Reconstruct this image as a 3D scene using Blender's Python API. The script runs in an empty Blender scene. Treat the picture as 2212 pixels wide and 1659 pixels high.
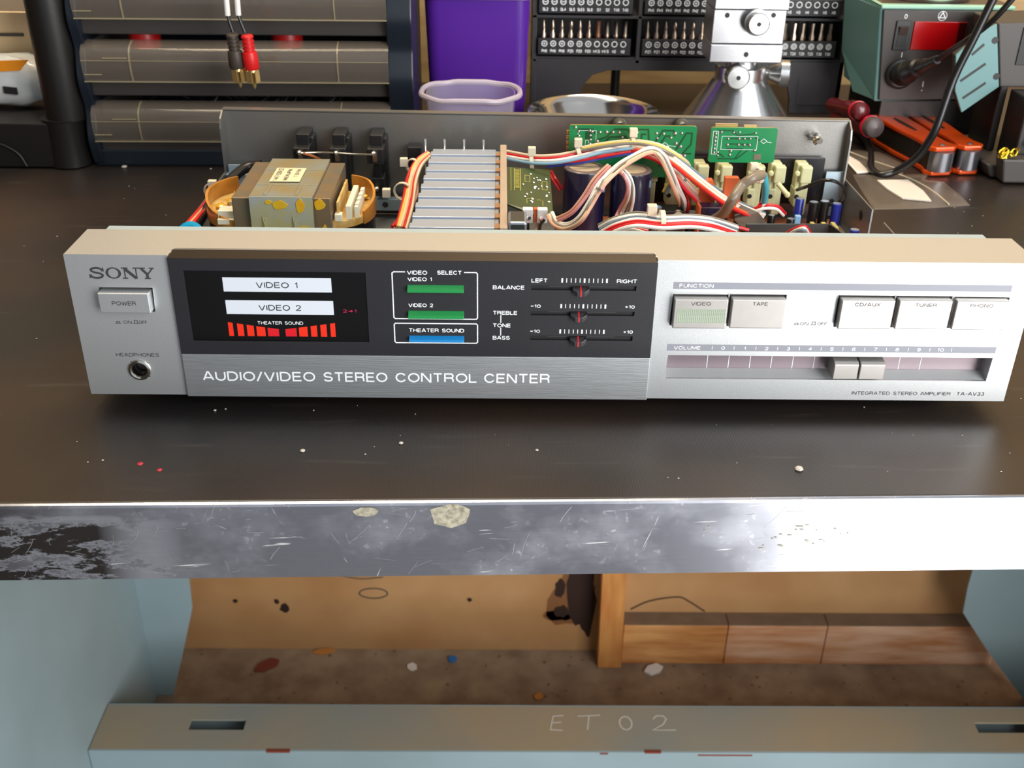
import bpy, bmesh, math, random
from mathutils import Vector, Matrix
random.seed(7)
C = bpy.context.scene.collection
S = 0.001                      # everything below is written in millimetres

def lin(c):
    c = c / 255.0
    return c / 12.92 if c <= 0.04045 else ((c + 0.055) / 1.055) ** 2.4
def rgb(r, g, b): return (lin(r), lin(g), lin(b), 1.0)

# ------------------------------------------------------------------ camera
cam = bpy.data.cameras.new('camera'); cam_ob = bpy.data.objects.new('camera', cam); C.objects.link(cam_ob)
cam.sensor_width = 36.0; cam.sensor_fit = 'HORIZONTAL'; cam.lens = 37.43
cam.clip_start = 0.01; cam.clip_end = 50
R = Vector((0.99987, -0.008124, 0.013925)); U = Vector((-0.008272, 0.482799, 0.875692)); F = Vector((0.013837, 0.875693, -0.482669))
m = Matrix((R, U, -F)).transposed().to_4x4(); m.translation = Vector((-24.96, -435.94, 255.38)) * S
cam_ob.matrix_world = m
cam.dof.use_dof = True; cam.dof.focus_distance = 0.54; cam.dof.aperture_fstop = 21.0
bpy.context.scene.camera = cam_ob

# ------------------------------------------------------------------ world, lights, exposure
sc = bpy.context.scene
sc.view_settings.view_transform = 'Standard'; sc.view_settings.look = 'None'
sc.view_settings.gamma = 1.0; sc.view_settings.use_curve_mapping = False
sc.view_settings.exposure = 0.0
w = bpy.data.worlds.new('room_light'); sc.world = w; w.use_nodes = True
w.node_tree.nodes['Background'].inputs[0].default_value = (0.88, 0.94, 1.0, 1)
w.node_tree.nodes['Background'].inputs[1].default_value = 0.66

def area(name, loc, target, sx, sy, power, col, spread=180):
    l = bpy.data.lights.new(name, 'AREA'); l.shape = 'RECTANGLE'; l.size = sx * S; l.size_y = sy * S
    l.energy = power; l.color = col; l.spread = math.radians(spread)
    o = bpy.data.objects.new(name, l); C.objects.link(o); o.location = Vector(loc) * S
    o.rotation_euler = (Vector(target) - Vector(loc)).to_track_quat('-Z', 'Y').to_euler()
    return o
area('doorway_daylight', (1030, -900, 290), (1030, 0, 290), 1200, 1620, 54, (1.0, 0.99, 0.97))
area('workshop_strip_lamp', (-60, 420, 1350), (0, 330, 0), 1300, 260, 24, (1.0, 0.82, 0.58))

# ------------------------------------------------------------------ materials
M = {}
def mat(name, col, rough=0.5, metal=0.0, noise=0.0, nscale=60.0, bump=0.0, bscale=300.0, col2=None, stretch=None,
        trans=0.0, alpha=1.0, emit=0.0, coat=0.0, rvar=0.0, spec=None, ior=None):
    m = bpy.data.materials.new(name); m.use_nodes = True; nt = m.node_tree; p = nt.nodes['Principled BSDF']
    p.inputs['Base Color'].default_value = col; p.inputs['Roughness'].default_value = rough; p.inputs['Metallic'].default_value = metal
    if trans: p.inputs['Transmission Weight'].default_value = trans
    if alpha < 1: p.inputs['Alpha'].default_value = alpha
    if coat: p.inputs['Coat Weight'].default_value = coat; p.inputs['Coat Roughness'].default_value = 0.08
    if ior: p.inputs['IOR'].default_value = ior
    if spec is not None: p.inputs['Specular IOR Level'].default_value = spec
    if emit: p.inputs['Emission Color'].default_value = col; p.inputs['Emission Strength'].default_value = emit
    if noise or bump or rvar:
        tc = nt.nodes.new('ShaderNodeTexCoord'); mp = nt.nodes.new('ShaderNodeMapping')
        nt.links.new(tc.outputs['Object'], mp.inputs[0])
        if stretch: mp.inputs['Scale'].default_value = stretch
        if noise or rvar:
            n = nt.nodes.new('ShaderNodeTexNoise'); n.inputs['Scale'].default_value = nscale; n.inputs['Detail'].default_value = 6
            nt.links.new(mp.outputs[0], n.inputs['Vector'])
            if noise:
                mx = nt.nodes.new('ShaderNodeMix'); mx.data_type = 'RGBA'
                cr = nt.nodes.new('ShaderNodeMapRange'); cr.inputs[1].default_value = 0.35; cr.inputs[2].default_value = 0.68
                nt.links.new(n.outputs['Fac'], cr.inputs[0]); nt.links.new(cr.outputs[0], mx.inputs[0])
                c2 = col2 if col2 else tuple([max(0, v * (1 - noise)) for v in col[:3]] + [1])
                mx.inputs[6].default_value = col; mx.inputs[7].default_value = c2
                nt.links.new(mx.outputs[2], p.inputs['Base Color'])
            if rvar:
                rr = nt.nodes.new('ShaderNodeMapRange'); rr.inputs[1].default_value = 0.3; rr.inputs[2].default_value = 0.7
                rr.inputs[3].default_value = max(0.02, rough - rvar); rr.inputs[4].default_value = min(1, rough + rvar)
                nt.links.new(n.outputs['Fac'], rr.inputs[0]); nt.links.new(rr.outputs[0], p.inputs['Roughness'])
        if bump:
            b = nt.nodes.new('ShaderNodeTexNoise'); b.inputs['Scale'].default_value = bscale; b.inputs['Detail'].default_value = 3
            nt.links.new(mp.outputs[0], b.inputs['Vector'])
            bp = nt.nodes.new('ShaderNodeBump'); bp.inputs['Strength'].default_value = bump; bp.inputs['Distance'].default_value = 0.0004
            nt.links.new(b.outputs['Fac'], bp.inputs['Height']); nt.links.new(bp.outputs[0], p.inputs['Normal'])
    M[name] = m; return m

mat('silver', rgb(206, 209, 210), 0.40, 0.75, noise=0.03, nscale=900, bump=0.12, bscale=2500)
mat('brushed', rgb(196, 200, 202), 0.42, 0.85, noise=0.14, nscale=60, bump=0.25, bscale=90, stretch=(1, 30, 30))
mat('panel_black', rgb(35, 35, 39), 0.42, 0.0, noise=0.12, nscale=40, bump=0.1, bscale=2500)
mat('chamfer', rgb(62, 60, 60), 0.22, 0.8)
mat('window_black', rgb(7, 7, 8), 0.16, 0.0)
mat('white_print', rgb(232, 236, 238), 0.5)
mat('grey_print', rgb(56, 56, 58), 0.5)
mat('pale_print', rgb(120, 122, 124), 0.5)
mat('label_white', rgb(205, 211, 220), 0.4)
mat('ink', rgb(28, 28, 32), 0.5)
mat('print_grey_band', rgb(132, 134, 143), 0.5)
mat('red_bar', rgb(225, 44, 18), 0.4); mat('red_bar_dark', rgb(205, 22, 34), 0.4); mat('magenta_print', rgb(200, 30, 80), 0.5)
mat('green_key', rgb(20, 130, 62), 0.35); mat('blue_key', rgb(10, 120, 185), 0.35)
mat('dark_plastic', rgb(26, 26, 28), 0.4); mat('slot_dark', rgb(12, 12, 13), 0.5); mat('knob_dark', rgb(48, 46, 48), 0.35)
mat('red_line', rgb(235, 40, 50), 0.4)
mat('slot_back', rgb(150, 136, 142), 0.32, 0.6); mat('slot_shelf', rgb(190, 194, 194), 0.5, 0.4); mat('key_silver', rgb(176, 172, 168), 0.42, 0.8, noise=0.05, nscale=200)
mat('dot_green', rgb(158, 170, 150), 0.5); mat('dot_dark', rgb(112, 118, 108), 0.5)
mat('chrome', rgb(200, 198, 190), 0.18, 1.0)
mat('zinc', rgb(176, 196, 208), 0.5, 0.45, noise=0.06, nscale=80)
mat('galvanised', rgb(142, 141, 138), 0.36, 0.7, noise=0.10, nscale=25, bump=0.1, bscale=900, rvar=0.06)
mat('chassis_floor', rgb(150, 150, 146), 0.45, 0.7, noise=0.1, nscale=40)
mat('lamination', rgb(140, 118, 88), 0.42, 0.5, noise=0.3, nscale=70, col2=rgb(120, 116, 104), bump=0.2, bscale=400)
mat('steel_band', rgb(170, 158, 118), 0.38, 0.6, noise=0.3, nscale=50, col2=rgb(160, 170, 168), bump=0.15, bscale=300)
mat('band_front', rgb(182, 192, 198), 0.35, 0.4, noise=0.6, nscale=70, col2=rgb(196, 190, 120), bump=0.3, bscale=260)
mat('varnish', rgb(226, 158, 10), 0.12, 0.0, noise=0.3, nscale=200, col2=rgb(210, 180, 40), coat=0.6)
mat('coil_tape', rgb(14, 12, 11), 0.3); mat('amber_paper', rgb(196, 132, 50), 0.25, noise=0.25, nscale=120, coat=0.3)
mat('bobbin', rgb(206, 186, 128), 0.4, noise=0.3, nscale=150, col2=rgb(190, 140, 60)); mat('cream_plastic', rgb(226, 222, 200), 0.4)
mat('label_cream', rgb(222, 212, 176), 0.5)
mat('fin', rgb(180, 192, 210), 0.34, 0.45, noise=0.05, nscale=100, bump=0.1, bscale=200, stretch=(1, 20, 20))
mat('fibre_board', rgb(178, 158, 138), 0.55, noise=0.08, nscale=60)
mat('tan_copper', rgb(170, 128, 92), 0.5)
mat('pcb_olive', rgb(44, 66, 22), 0.35, noise=0.15, nscale=100); mat('pcb_print', rgb(170, 164, 84), 0.35, 0.3); mat('pcb_edge', rgb(176, 128, 48), 0.5)
mat('pcb_green', rgb(22, 134, 78), 0.32, noise=0.12, nscale=70, coat=0.2); mat('pcb_trace', rgb(14, 76, 42), 0.35); mat('solder', rgb(205, 205, 200), 0.25, 1.0)
mat('cap_sleeve', rgb(22, 20, 52), 0.28, coat=0.3); mat('cap_top', rgb(186, 170, 142), 0.5, noise=0.08, nscale=300); mat('cap_rim', rgb(108, 98, 94), 0.3)
mat('jack_cream', rgb(206, 206, 160), 0.35, noise=0.15, nscale=120); mat('jack_board', rgb(16, 16, 20), 0.3)
mat('orange_block', rgb(206, 100, 54), 0.45); mat('pcb_brown', rgb(178, 104, 64), 0.45, noise=0.2, nscale=120)
mat('blue_cap', rgb(30, 44, 140), 0.3); mat('black_cap', rgb(22, 22, 24), 0.3); mat('cap_end', rgb(150, 160, 175), 0.3, 0.5); mat('sky_cap', rgb(130, 175, 215), 0.3)
mat('yellow_box', rgb(190, 176, 100), 0.5); mat('hybrid', rgb(70, 58, 52), 0.4); mat('gunmetal', rgb(92, 98, 100), 0.38, 0.8, noise=0.1, nscale=50)
mat('tie', rgb(226, 216, 192), 0.35)
for n, c in dict(cream=(230, 212, 184), red=(205, 28, 38), white=(240, 238, 234), sky=(130, 172, 196), blue=(50, 72, 160), yellow=(226, 196, 96), grey=(130, 126, 116),
                 steel=(120, 136, 150), orange=(226, 92, 44), salmon=(222, 172, 148), pink=(216, 150, 150), tan=(206, 164, 116), black=(20, 20, 22), sheath=(128, 116, 100),
                 cyan=(70, 168, 186), tin=(170, 168, 160), copper=(170, 104, 64)).items():
    mat('wire_' + n, rgb(*c), 0.32, 0.9 if n == 'tin' else 0.0)
mat('cyan_disc', rgb(20, 170, 214), 0.3)
# things around the amplifier
mat('black_plastic', rgb(24, 22, 21), 0.42, bump=0.1, bscale=800)
mat('cabinet_blue', rgb(28, 36, 46), 0.32, noise=0.1, nscale=20)
mat('cabinet_inside', rgb(10, 9, 10), 0.6)
mat('clear_drawer', rgb(140, 129, 117), 0.10, 0.0, alpha=0.28, bump=0.2, bscale=60, spec=0.9)
mat('clear_edge', rgb(190, 176, 140), 0.2, 0.0, alpha=0.45)
mat('tray_grey', rgb(70, 66, 64), 0.3, alpha=0.7)
mat('red_plastic', rgb(214, 30, 30), 0.35); mat('brown_rubber', rgb(66, 56, 48), 0.5); mat('gold', rgb(226, 196, 130), 0.22, 0.75)
mat('purple', rgb(84, 34, 150), 0.3, noise=0.08, nscale=8); mat('purple_rim', rgb(120, 84, 160), 0.4)
mat('clear_tub', rgb(214, 206, 226), 0.25, alpha=0.22); mat('clear_rim', rgb(205, 195, 210), 0.25, alpha=0.7)
mat('rack', rgb(52, 50, 53), 0.42, bump=0.1, bscale=1200); mat('rack_tray', rgb(32, 31, 35), 0.42); mat('rack_dark', rgb(10, 9, 10), 0.6)
mat('bit_steel', rgb(190, 170, 150), 0.3, 1.0); mat('bit_copper', rgb(150, 104, 80), 0.4, 0.6)
mat('dish_steel', rgb(200, 196, 190), 0.14, 1.0)
mat('alu', rgb(180, 180, 184), 0.28, 0.9, noise=0.04, nscale=60, bump=0.1, bscale=150, stretch=(1, 1, 25))
mat('alu_turned', rgb(205, 206, 206), 0.24, 0.95, noise=0.06, nscale=200)
mat('teal', rgb(92, 134, 134), 0.42); mat('teal_pale', rgb(150, 196, 172), 0.42); mat('station_front', rgb(62, 57, 54), 0.5, bump=0.1, bscale=800)
mat('display_red', rgb(168, 6, 12), 0.2); mat('display_dark', rgb(60, 6, 8), 0.2)
mat('tool_orange', rgb(206, 72, 14), 0.25, 0.4, coat=0.3); mat('tool_dark', rgb(40, 36, 30), 0.4, 0.5); mat('tool_steel', rgb(150, 150, 156), 0.25, 0.9)
mat('dark_red', rgb(86, 10, 20), 0.25, coat=0.4); mat('pen_red', rgb(190, 20, 44), 0.3); mat('grey_rubber', rgb(78, 68, 68), 0.4)
mat('brass_wool', rgb(214, 180, 50), 0.25, 1.0)
mat('bag_film', rgb(190, 176, 160), 0.14, alpha=0.2, bump=0.4, bscale=45, spec=0.9); mat('bag_zip', rgb(214, 204, 180), 0.3, alpha=0.8); mat('paper', rgb(236, 230, 222), 0.7, noise=0.08, nscale=40)
mat('bag_white', rgb(206, 210, 208), 0.2, noise=0.15, nscale=60, bump=0.4, bscale=90, coat=0.5); mat('bag_orange', rgb(226, 140, 30), 0.3); mat('bag_cream', rgb(216, 190, 150), 0.4, noise=0.08, nscale=40)
mat('off_white', rgb(206, 192, 172), 0.6)
mat('gouge', rgb(176, 170, 150), 0.7, noise=0.5, nscale=500, col2=rgb(120, 114, 98), bump=1, bscale=300)
mat('stain_soft', rgb(128, 84, 46), 0.8)
mat('wall_brown', rgb(66, 52, 42), 0.8, noise=0.2, nscale=4)
mat('concrete', rgb(178, 180, 186), 0.8, noise=0.15, nscale=6)
mat('wood', rgb(182, 152, 102), 0.6, noise=0.25, nscale=12, col2=rgb(158, 126, 82), stretch=(1, 4, 8), bump=0.1, bscale=100)
mat('timber', rgb(214, 150, 84), 0.55, noise=0.25, nscale=14, col2=rgb(190, 120, 60), stretch=(6, 6, 1))
mat('fibreboard', rgb(192, 148, 100), 0.75, noise=0.25, nscale=7, col2=rgb(172, 124, 76), bump=0.2, bscale=300)
mat('plank_pale', rgb(228, 186, 154), 0.6, noise=0.3, nscale=9, col2=rgb(190, 120, 66), stretch=(1, 3, 6))
mat('plank', rgb(228, 168, 104), 0.6, noise=0.25, nscale=9, col2=rgb(180, 112, 56), stretch=(1, 3, 6))
mat('dust_dark', rgb(126, 104, 84), 0.9, noise=0.2, nscale=30)
mat('carpet', rgb(160, 138, 114), 0.95, noise=0.45, nscale=26, col2=rgb(128, 106, 86), bump=.6, bscale=160)
mat('steel_teal', rgb(146, 166, 172), 0.5, noise=0.10, nscale=5, col2=rgb(134, 152, 156), bump=0.08, bscale=500)
mat('steel_dusty', rgb(158, 140, 112), 0.7, noise=0.4, nscale=4.5, col2=rgb(132, 136, 130), bump=0.2, bscale=300)
mat('chalk', rgb(200, 196, 184), 0.8); mat('stain', rgb(46, 24, 14), 0.8); mat('pencil', rgb(62, 62, 58), 0.7); mat('rust', rgb(120, 52, 34), 0.8)
mat('chip_white', rgb(226, 222, 218), 0.6); mat('chip_blue', rgb(30, 110, 180), 0.5); mat('chip_orange', rgb(190, 124, 56), 0.7); mat('crumb', rgb(190, 184, 174), 0.6); mat('spot_red', rgb(170, 30, 50), 0.5)
mat('bench_top', rgb(60, 48, 40), 0.7)

def mat_rubber():
    """black ribbed bench mat: fine ribs, dust, scuffs"""
    m = mat('rubber', rgb(50, 46, 43), 0.5); nt = m.node_tree; N = nt.nodes; L = nt.links; p = N['Principled BSDF']
    tc = N.new('ShaderNodeTexCoord')
    n1 = N.new('ShaderNodeTexNoise'); n1.inputs['Scale'].default_value = 5; n1.inputs['Detail'].default_value = 8; L.new(tc.outputs['Object'], n1.inputs['Vector'])
    r1 = N.new('ShaderNodeMapRange'); r1.inputs[1].default_value = .35; r1.inputs[2].default_value = .7; L.new(n1.outputs['Fac'], r1.inputs[0])
    mx = N.new('ShaderNodeMix'); mx.data_type = 'RGBA'; mx.inputs[6].default_value = rgb(29, 28, 29); mx.inputs[7].default_value = rgb(58, 43, 32); L.new(r1.outputs[0], mx.inputs[0])
    # scuffs: long thin pale marks
    mp = N.new('ShaderNodeMapping'); mp.inputs['Rotation'].default_value = (0, 0, 0.5); mp.inputs['Scale'].default_value = (6, 60, 1); L.new(tc.outputs['Object'], mp.inputs[0])
    n2 = N.new('ShaderNodeTexNoise'); n2.inputs['Scale'].default_value = 3; n2.inputs['Detail'].default_value = 4; L.new(mp.outputs[0], n2.inputs['Vector'])
    r2 = N.new('ShaderNodeMapRange'); r2.inputs[1].default_value = .63; r2.inputs[2].default_value = .76; r2.inputs[4].default_value = .5; L.new(n2.outputs['Fac'], r2.inputs[0])
    m2 = N.new('ShaderNodeMix'); m2.data_type = 'RGBA'; m2.inputs[7].default_value = rgb(66, 62, 60); L.new(mx.outputs[2], m2.inputs[6]); L.new(r2.outputs[0], m2.inputs[0])
    # dust specks
    v = N.new('ShaderNodeTexVoronoi'); v.inputs['Scale'].default_value = 130; L.new(tc.outputs['Object'], v.inputs['Vector'])
    r3 = N.new('ShaderNodeMapRange'); r3.inputs[1].default_value = .05; r3.inputs[2].default_value = .02; L.new(v.outputs['Distance'], r3.inputs[0])
    v2 = N.new('ShaderNodeTexNoise'); v2.inputs['Scale'].default_value = 40; L.new(tc.outputs['Object'], v2.inputs['Vector'])
    r4 = N.new('ShaderNodeMapRange'); r4.inputs[1].default_value = .6; r4.inputs[2].default_value = .66; L.new(v2.outputs['Fac'], r4.inputs[0])
    mm = N.new('ShaderNodeMath'); mm.operation = 'MULTIPLY'; L.new(r3.outputs[0], mm.inputs[0]); L.new(r4.outputs[0], mm.inputs[1])
    m3 = N.new('ShaderNodeMix'); m3.data_type = 'RGBA'; m3.inputs[7].default_value = rgb(170, 164, 154); L.new(m2.outputs[2], m3.inputs[6]); L.new(mm.outputs[0], m3.inputs[0])
    L.new(m3.outputs[2], p.inputs['Base Color'])
    wv = N.new('ShaderNodeTexWave'); wv.bands_direction = 'X'; wv.inputs['Scale'].default_value = 260; wv.inputs['Distortion'].default_value = 0.0
    L.new(tc.outputs['Object'], wv.inputs['Vector'])
    bp = N.new('ShaderNodeBump'); bp.inputs['Strength'].default_value = .12; bp.inputs['Distance'].default_value = .0002
    L.new(wv.outputs['Fac'], bp.inputs['Height']); L.new(bp.outputs[0], p.inputs['Normal'])
    rr = N.new('ShaderNodeMapRange'); rr.inputs[3].default_value = .30; rr.inputs[4].default_value = .46; L.new(n1.outputs['Fac'], rr.inputs[0]); L.new(rr.outputs[0], p.inputs['Roughness'])
mat_rubber()

def mat_edge():
    """scratched, brushed aluminium bench edging with black residue at its left end"""
    m = mat('edge_alu', rgb(150, 152, 160), 0.26, 1.0); nt = m.node_tree; N = nt.nodes; L = nt.links; p = N['Principled BSDF']
    tc = N.new('ShaderNodeTexCoord')
    def noise(scale, sc3, rot=(0, 0, 0), detail=4, rough=.5):
        mp = N.new('ShaderNodeMapping'); mp.inputs['Scale'].default_value = sc3; mp.inputs['Rotation'].default_value = rot
        r = N.new('ShaderNodeMapping'); r.inputs['Rotation'].default_value = rot; L.new(tc.outputs['Object'], r.inputs[0])
        mp.inputs['Rotation'].default_value = (0, 0, 0); L.new(r.outputs[0], mp.inputs[0])
        n = N.new('ShaderNodeTexNoise'); n.inputs['Scale'].default_value = scale; n.inputs['Detail'].default_value = detail; n.inputs['Roughness'].default_value = rough
        L.new(mp.outputs[0], n.inputs['Vector']); return n.outputs['Fac']
    def rng(s, a, b, c=0., d=1.):
        r = N.new('ShaderNodeMapRange'); r.inputs[1].default_value = a; r.inputs[2].default_value = b; r.inputs[3].default_value = c; r.inputs[4].default_value = d
        L.new(s, r.inputs[0]); return r.outputs[0]
    def math_(op, a, b):
        n = N.new('ShaderNodeMath'); n.operation = op
        for i, s in enumerate((a, b)):
            if isinstance(s, float): n.inputs[i].default_value = s
            else: L.new(s, n.inputs[i])
        return n.outputs[0]
    def mix(f, a, b):
        n = N.new('ShaderNodeMix'); n.data_type = 'RGBA'; L.new(f, n.inputs[0])
        for i, s in ((6, a), (7, b)):
            if isinstance(s, tuple): n.inputs[i].default_value = s
            else: L.new(s, n.inputs[i])
        return n.outputs[2]
    s1 = rng(noise(10, (60, 1, 3.0), (0, 0.5, 0)), .70, .73)
    s2 = rng(noise(9, (50, 1, 2.5), (0, -0.35, 0)), .70, .73)
    s3 = rng(noise(8, (3, 1, 60), (0, 0.06, 0)), .66, .69)
    s4 = rng(noise(9, (3, 1, 50), (0, -0.5, 0)), .70, .73)
    scr = math_('MAXIMUM', math_('MAXIMUM', s1, s2), math_('MAXIMUM', s3, s4))
    haze = rng(noise(22, (1, 1, 1.4), detail=8, rough=.65), .45, .72)
    gritty = rng(noise(330, (1, 1, 1), detail=2), .62, .70)
    hz = math_('MULTIPLY', haze, math_('ADD', math_('MULTIPLY', gritty, 0.5), 0.35))
    sx = N.new('ShaderNodeSeparateXYZ'); L.new(tc.outputs['Object'], sx.inputs[0])
    left = rng(sx.outputs['X'], -.155, -.19)                                   # residue only at the left end
    blk = math_('MULTIPLY', left, rng(noise(24, (1, 1, 3.2), detail=9, rough=.74), .44, .50))
    blk = math_('MULTIPLY', blk, rng(sx.outputs['Z'], .7855, .780))
    col = mix(hz, rgb(192, 194, 204), rgb(226, 228, 234)); col = mix(scr, col, rgb(222, 222, 218))
    brush = noise(40, (2, 1, 90), detail=3)
    col = mix(rng(brush, .3, .7, 0., .35), col, rgb(166, 168, 176)); col = mix(blk, col, rgb(24, 19, 16))
    L.new(col, p.inputs['Base Color'])
    ro = math_('ADD', math_('MULTIPLY', math_('MAXIMUM', hz, scr), 0.22), 0.23); ro = math_('ADD', ro, math_('MULTIPLY', blk, 0.3)); L.new(ro, p.inputs['Roughness'])
    mt = math_('SUBTRACT', 1.0, math_('MULTIPLY', math_('MAXIMUM', math_('MULTIPLY', hz, .4), math_('MAXIMUM', blk, math_('MULTIPLY', scr, .6))), .9)); L.new(mt, p.inputs['Metallic'])
    hh = math_('ADD', math_('MULTIPLY', brush, .3), math_('MULTIPLY', scr, .4))
    bp = N.new('ShaderNodeBump'); bp.inputs['Strength'].default_value = .12; bp.inputs['Distance'].default_value = .0001; L.new(hh, bp.inputs['Height']); L.new(bp.outputs[0], p.inputs['Normal'])
mat_edge()

# ------------------------------------------------------------------ helpers
def thing(name, label, cat, loc=(0, 0, 0), rz=0.0, group=None):
    o = bpy.data.objects.new(name, None); C.objects.link(o); o.empty_display_size = 0.02
    o.location = Vector(loc) * S; o.rotation_euler = (0, 0, rz); o['label'] = label; o['category'] = cat
    if group: o['group'] = group
    return o
def tag(o, label=None, cat=None, group=None, kind=None):
    for k, v in (('label', label), ('category', cat), ('group', group), ('kind', kind)):
        if v: o[k] = v
    return o
def chain(o):
    m = Matrix.Identity(4)
    while o is not None:
        m = (Matrix.Translation(o.location) @ o.rotation_euler.to_matrix().to_4x4()) @ m; o = o.parent
    return m

# stroke capitals on a 0..1 x 0..1 cell: (advance width, list of strokes); arcs are written ('a', cx, cy, rx, ry, from, to)
GL = {
 'A': (1.08, [[(0, 0), (.48, 1), (.60, 1), (1.08, 0)], [(.2, .3), (.88, .3)]]),
 'B': (.96, [[(.5, .53), (0, .53), (0, 1), (.55, 1), ('a', .62, .765, .26, .235, 80, -80), (.5, .53), ('a', .64, .265, .30, .265, 85, -85), (0, 0), (0, .53)]]),
 'C': (1.08, [[('a', .54, .5, .54, .5, 32, 328)]]),
 'D': (1.04, [[(0, 0), (0, 1), (.42, 1), ('a', .46, .5, .56, .5, 80, -80), (.42, 0), (0, 0)]]),
 'E': (.86, [[(.86, 1), (0, 1), (0, 0), (.88, 0)], [(0, .52), (.8, .52)]]),
 'F': (.82, [[(.82, 1), (0, 1), (0, 0)], [(0, .5), (.74, .5)]]),
 'G': (1.1, [[('a', .54, .5, .54, .5, 38, 325), (1.06, .46), (.6, .46)]]),
 'H': (.98, [[(0, 0), (0, 1)], [(.98, 0), (.98, 1)], [(0, .53), (.98, .53)]]),
 'I': (.04, [[(.02, 0), (.02, 1)]]),
 'J': (.7, [[(.7, 1), (.7, .28), ('a', .35, .28, .35, .28, 0, -180)]]),
 'K': (.98, [[(0, 0), (0, 1)], [(.9, 1), (.05, .36)], [(.34, .6), (.96, 0)]]),
 'L': (.78, [[(0, 1), (0, 0), (.78, 0)]]),
 'M': (1.16, [[(0, 0), (0, 1), (.12, 1), (.58, .1), (1.04, 1), (1.16, 1), (1.16, 0)]]),
 'N': (1.0, [[(0, 0), (0, 1), (.1, 1), (.9, 0), (1, 0), (1, 1)]]),
 'O': (1.16, [[('a', .58, .5, .58, .5, 90, 450)]]),
 'P': (.92, [[(0, 0), (0, 1), (.55, 1), ('a', .62, .74, .28, .26, 80, -80), (.5, .48), (0, .48)]]),
 'R': (.98, [[(0, 0), (0, 1), (.55, 1), ('a', .64, .75, .28, .25, 80, -80), (.5, .5), (0, .5)], [(.5, .5), (.72, .5), (.9, .34), (.94, 0)]]),
 'S': (.96, [[('a', .47, .745, .42, .255, 18, 250), (.6, .47), ('a', .48, .26, .46, .26, 60, -165)]]),
 'T': (.96, [[(0, 1), (.96, 1)], [(.48, 1), (.48, 0)]]),
 'U': (.98, [[(0, 1), (0, .4), ('a', .49, .4, .49, .4, 180, 360), (.98, 1)]]),
 'V': (1.04, [[(0, 1), (.46, 0), (.58, 0), (1.04, 1)]]),
 'W': (1.5, [[(0, 1), (.34, 0), (.42, 0), (.75, .95), (1.08, 0), (1.16, 0), (1.5, 1)]]),
 'X': (.98, [[(0, 1), (.98, 0)], [(0, 0), (.98, 1)]]),
 'Y': (1.0, [[(0, 1), (.5, .42), (1, 1)], [(.5, .42), (.5, 0)]]),
 'Z': (.9, [[(0, 1), (.88, 1), (0, 0), (.9, 0)]]),
 '0': (.84, [[('a', .42, .5, .42, .5, 90, 450)]]),
 '1': (.34, [[(0, .76), (.3, 1), (.3, 0)]]),
 '2': (.84, [[('a', .4, .7, .38, .3, 170, -30), (0, 0), (.84, 0)]]),
 '3': (.84, [[('a', .4, .75, .34, .25, 160, -90), ('a', .4, .26, .42, .26, 85, -165)]]),
 '4': (.88, [[(.66, 0), (.66, 1), (0, .3), (.88, .3)]]),
 '5': (.84, [[(.78, 1), (.12, 1), (.04, .5), ('a', .4, .33, .42, .33, 130, -160)]]),
 '6': (.84, [[('a', .42, .31, .4, .31, 160, -200), ('a', .46, .5, .44, .5, 190, 40)]]),
 '7': (.82, [[(0, 1), (.82, 1), (.3, 0)]]),
 '8': (.84, [[('a', .42, .76, .34, .24, -90, 270), ('a', .42, .26, .42, .26, 90, 450)]]),
 '9': (.84, [[('a', .42, .69, .4, .31, -20, 340), ('a', .38, .5, .44, .5, 10, -140)]]),
 '-': (.5, [[(0, .48), (.5, .48)]]), '+': (.8, [[(0, .48), (.8, .48)], [(.4, .1), (.4, .86)]]), '/': (.5, [[(-.05, -.1), (.5, 1.05)]]), '.': (.1, [[(0, .02), (.1, .02)]]), ' ': (.5, []),
}
def glyph_strokes(st, track=.34):
    x = 0; out = []
    for ch in st:
        w_, ss = GL[ch]
        for s_ in ss:
            p = []
            for q in s_:
                if q[0] == 'a':
                    n = max(4, int(abs(q[6] - q[5]) / 22))
                    p += [(x + q[1] + q[3] * math.cos(math.radians(q[5] + (q[6] - q[5]) * k / n)), q[2] + q[4] * math.sin(math.radians(q[5] + (q[6] - q[5]) * k / n))) for k in range(n + 1)]
                else: p.append((x + q[0], q[1]))
            out.append(p)
        x += w_ + track
    return out, x - track

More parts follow.
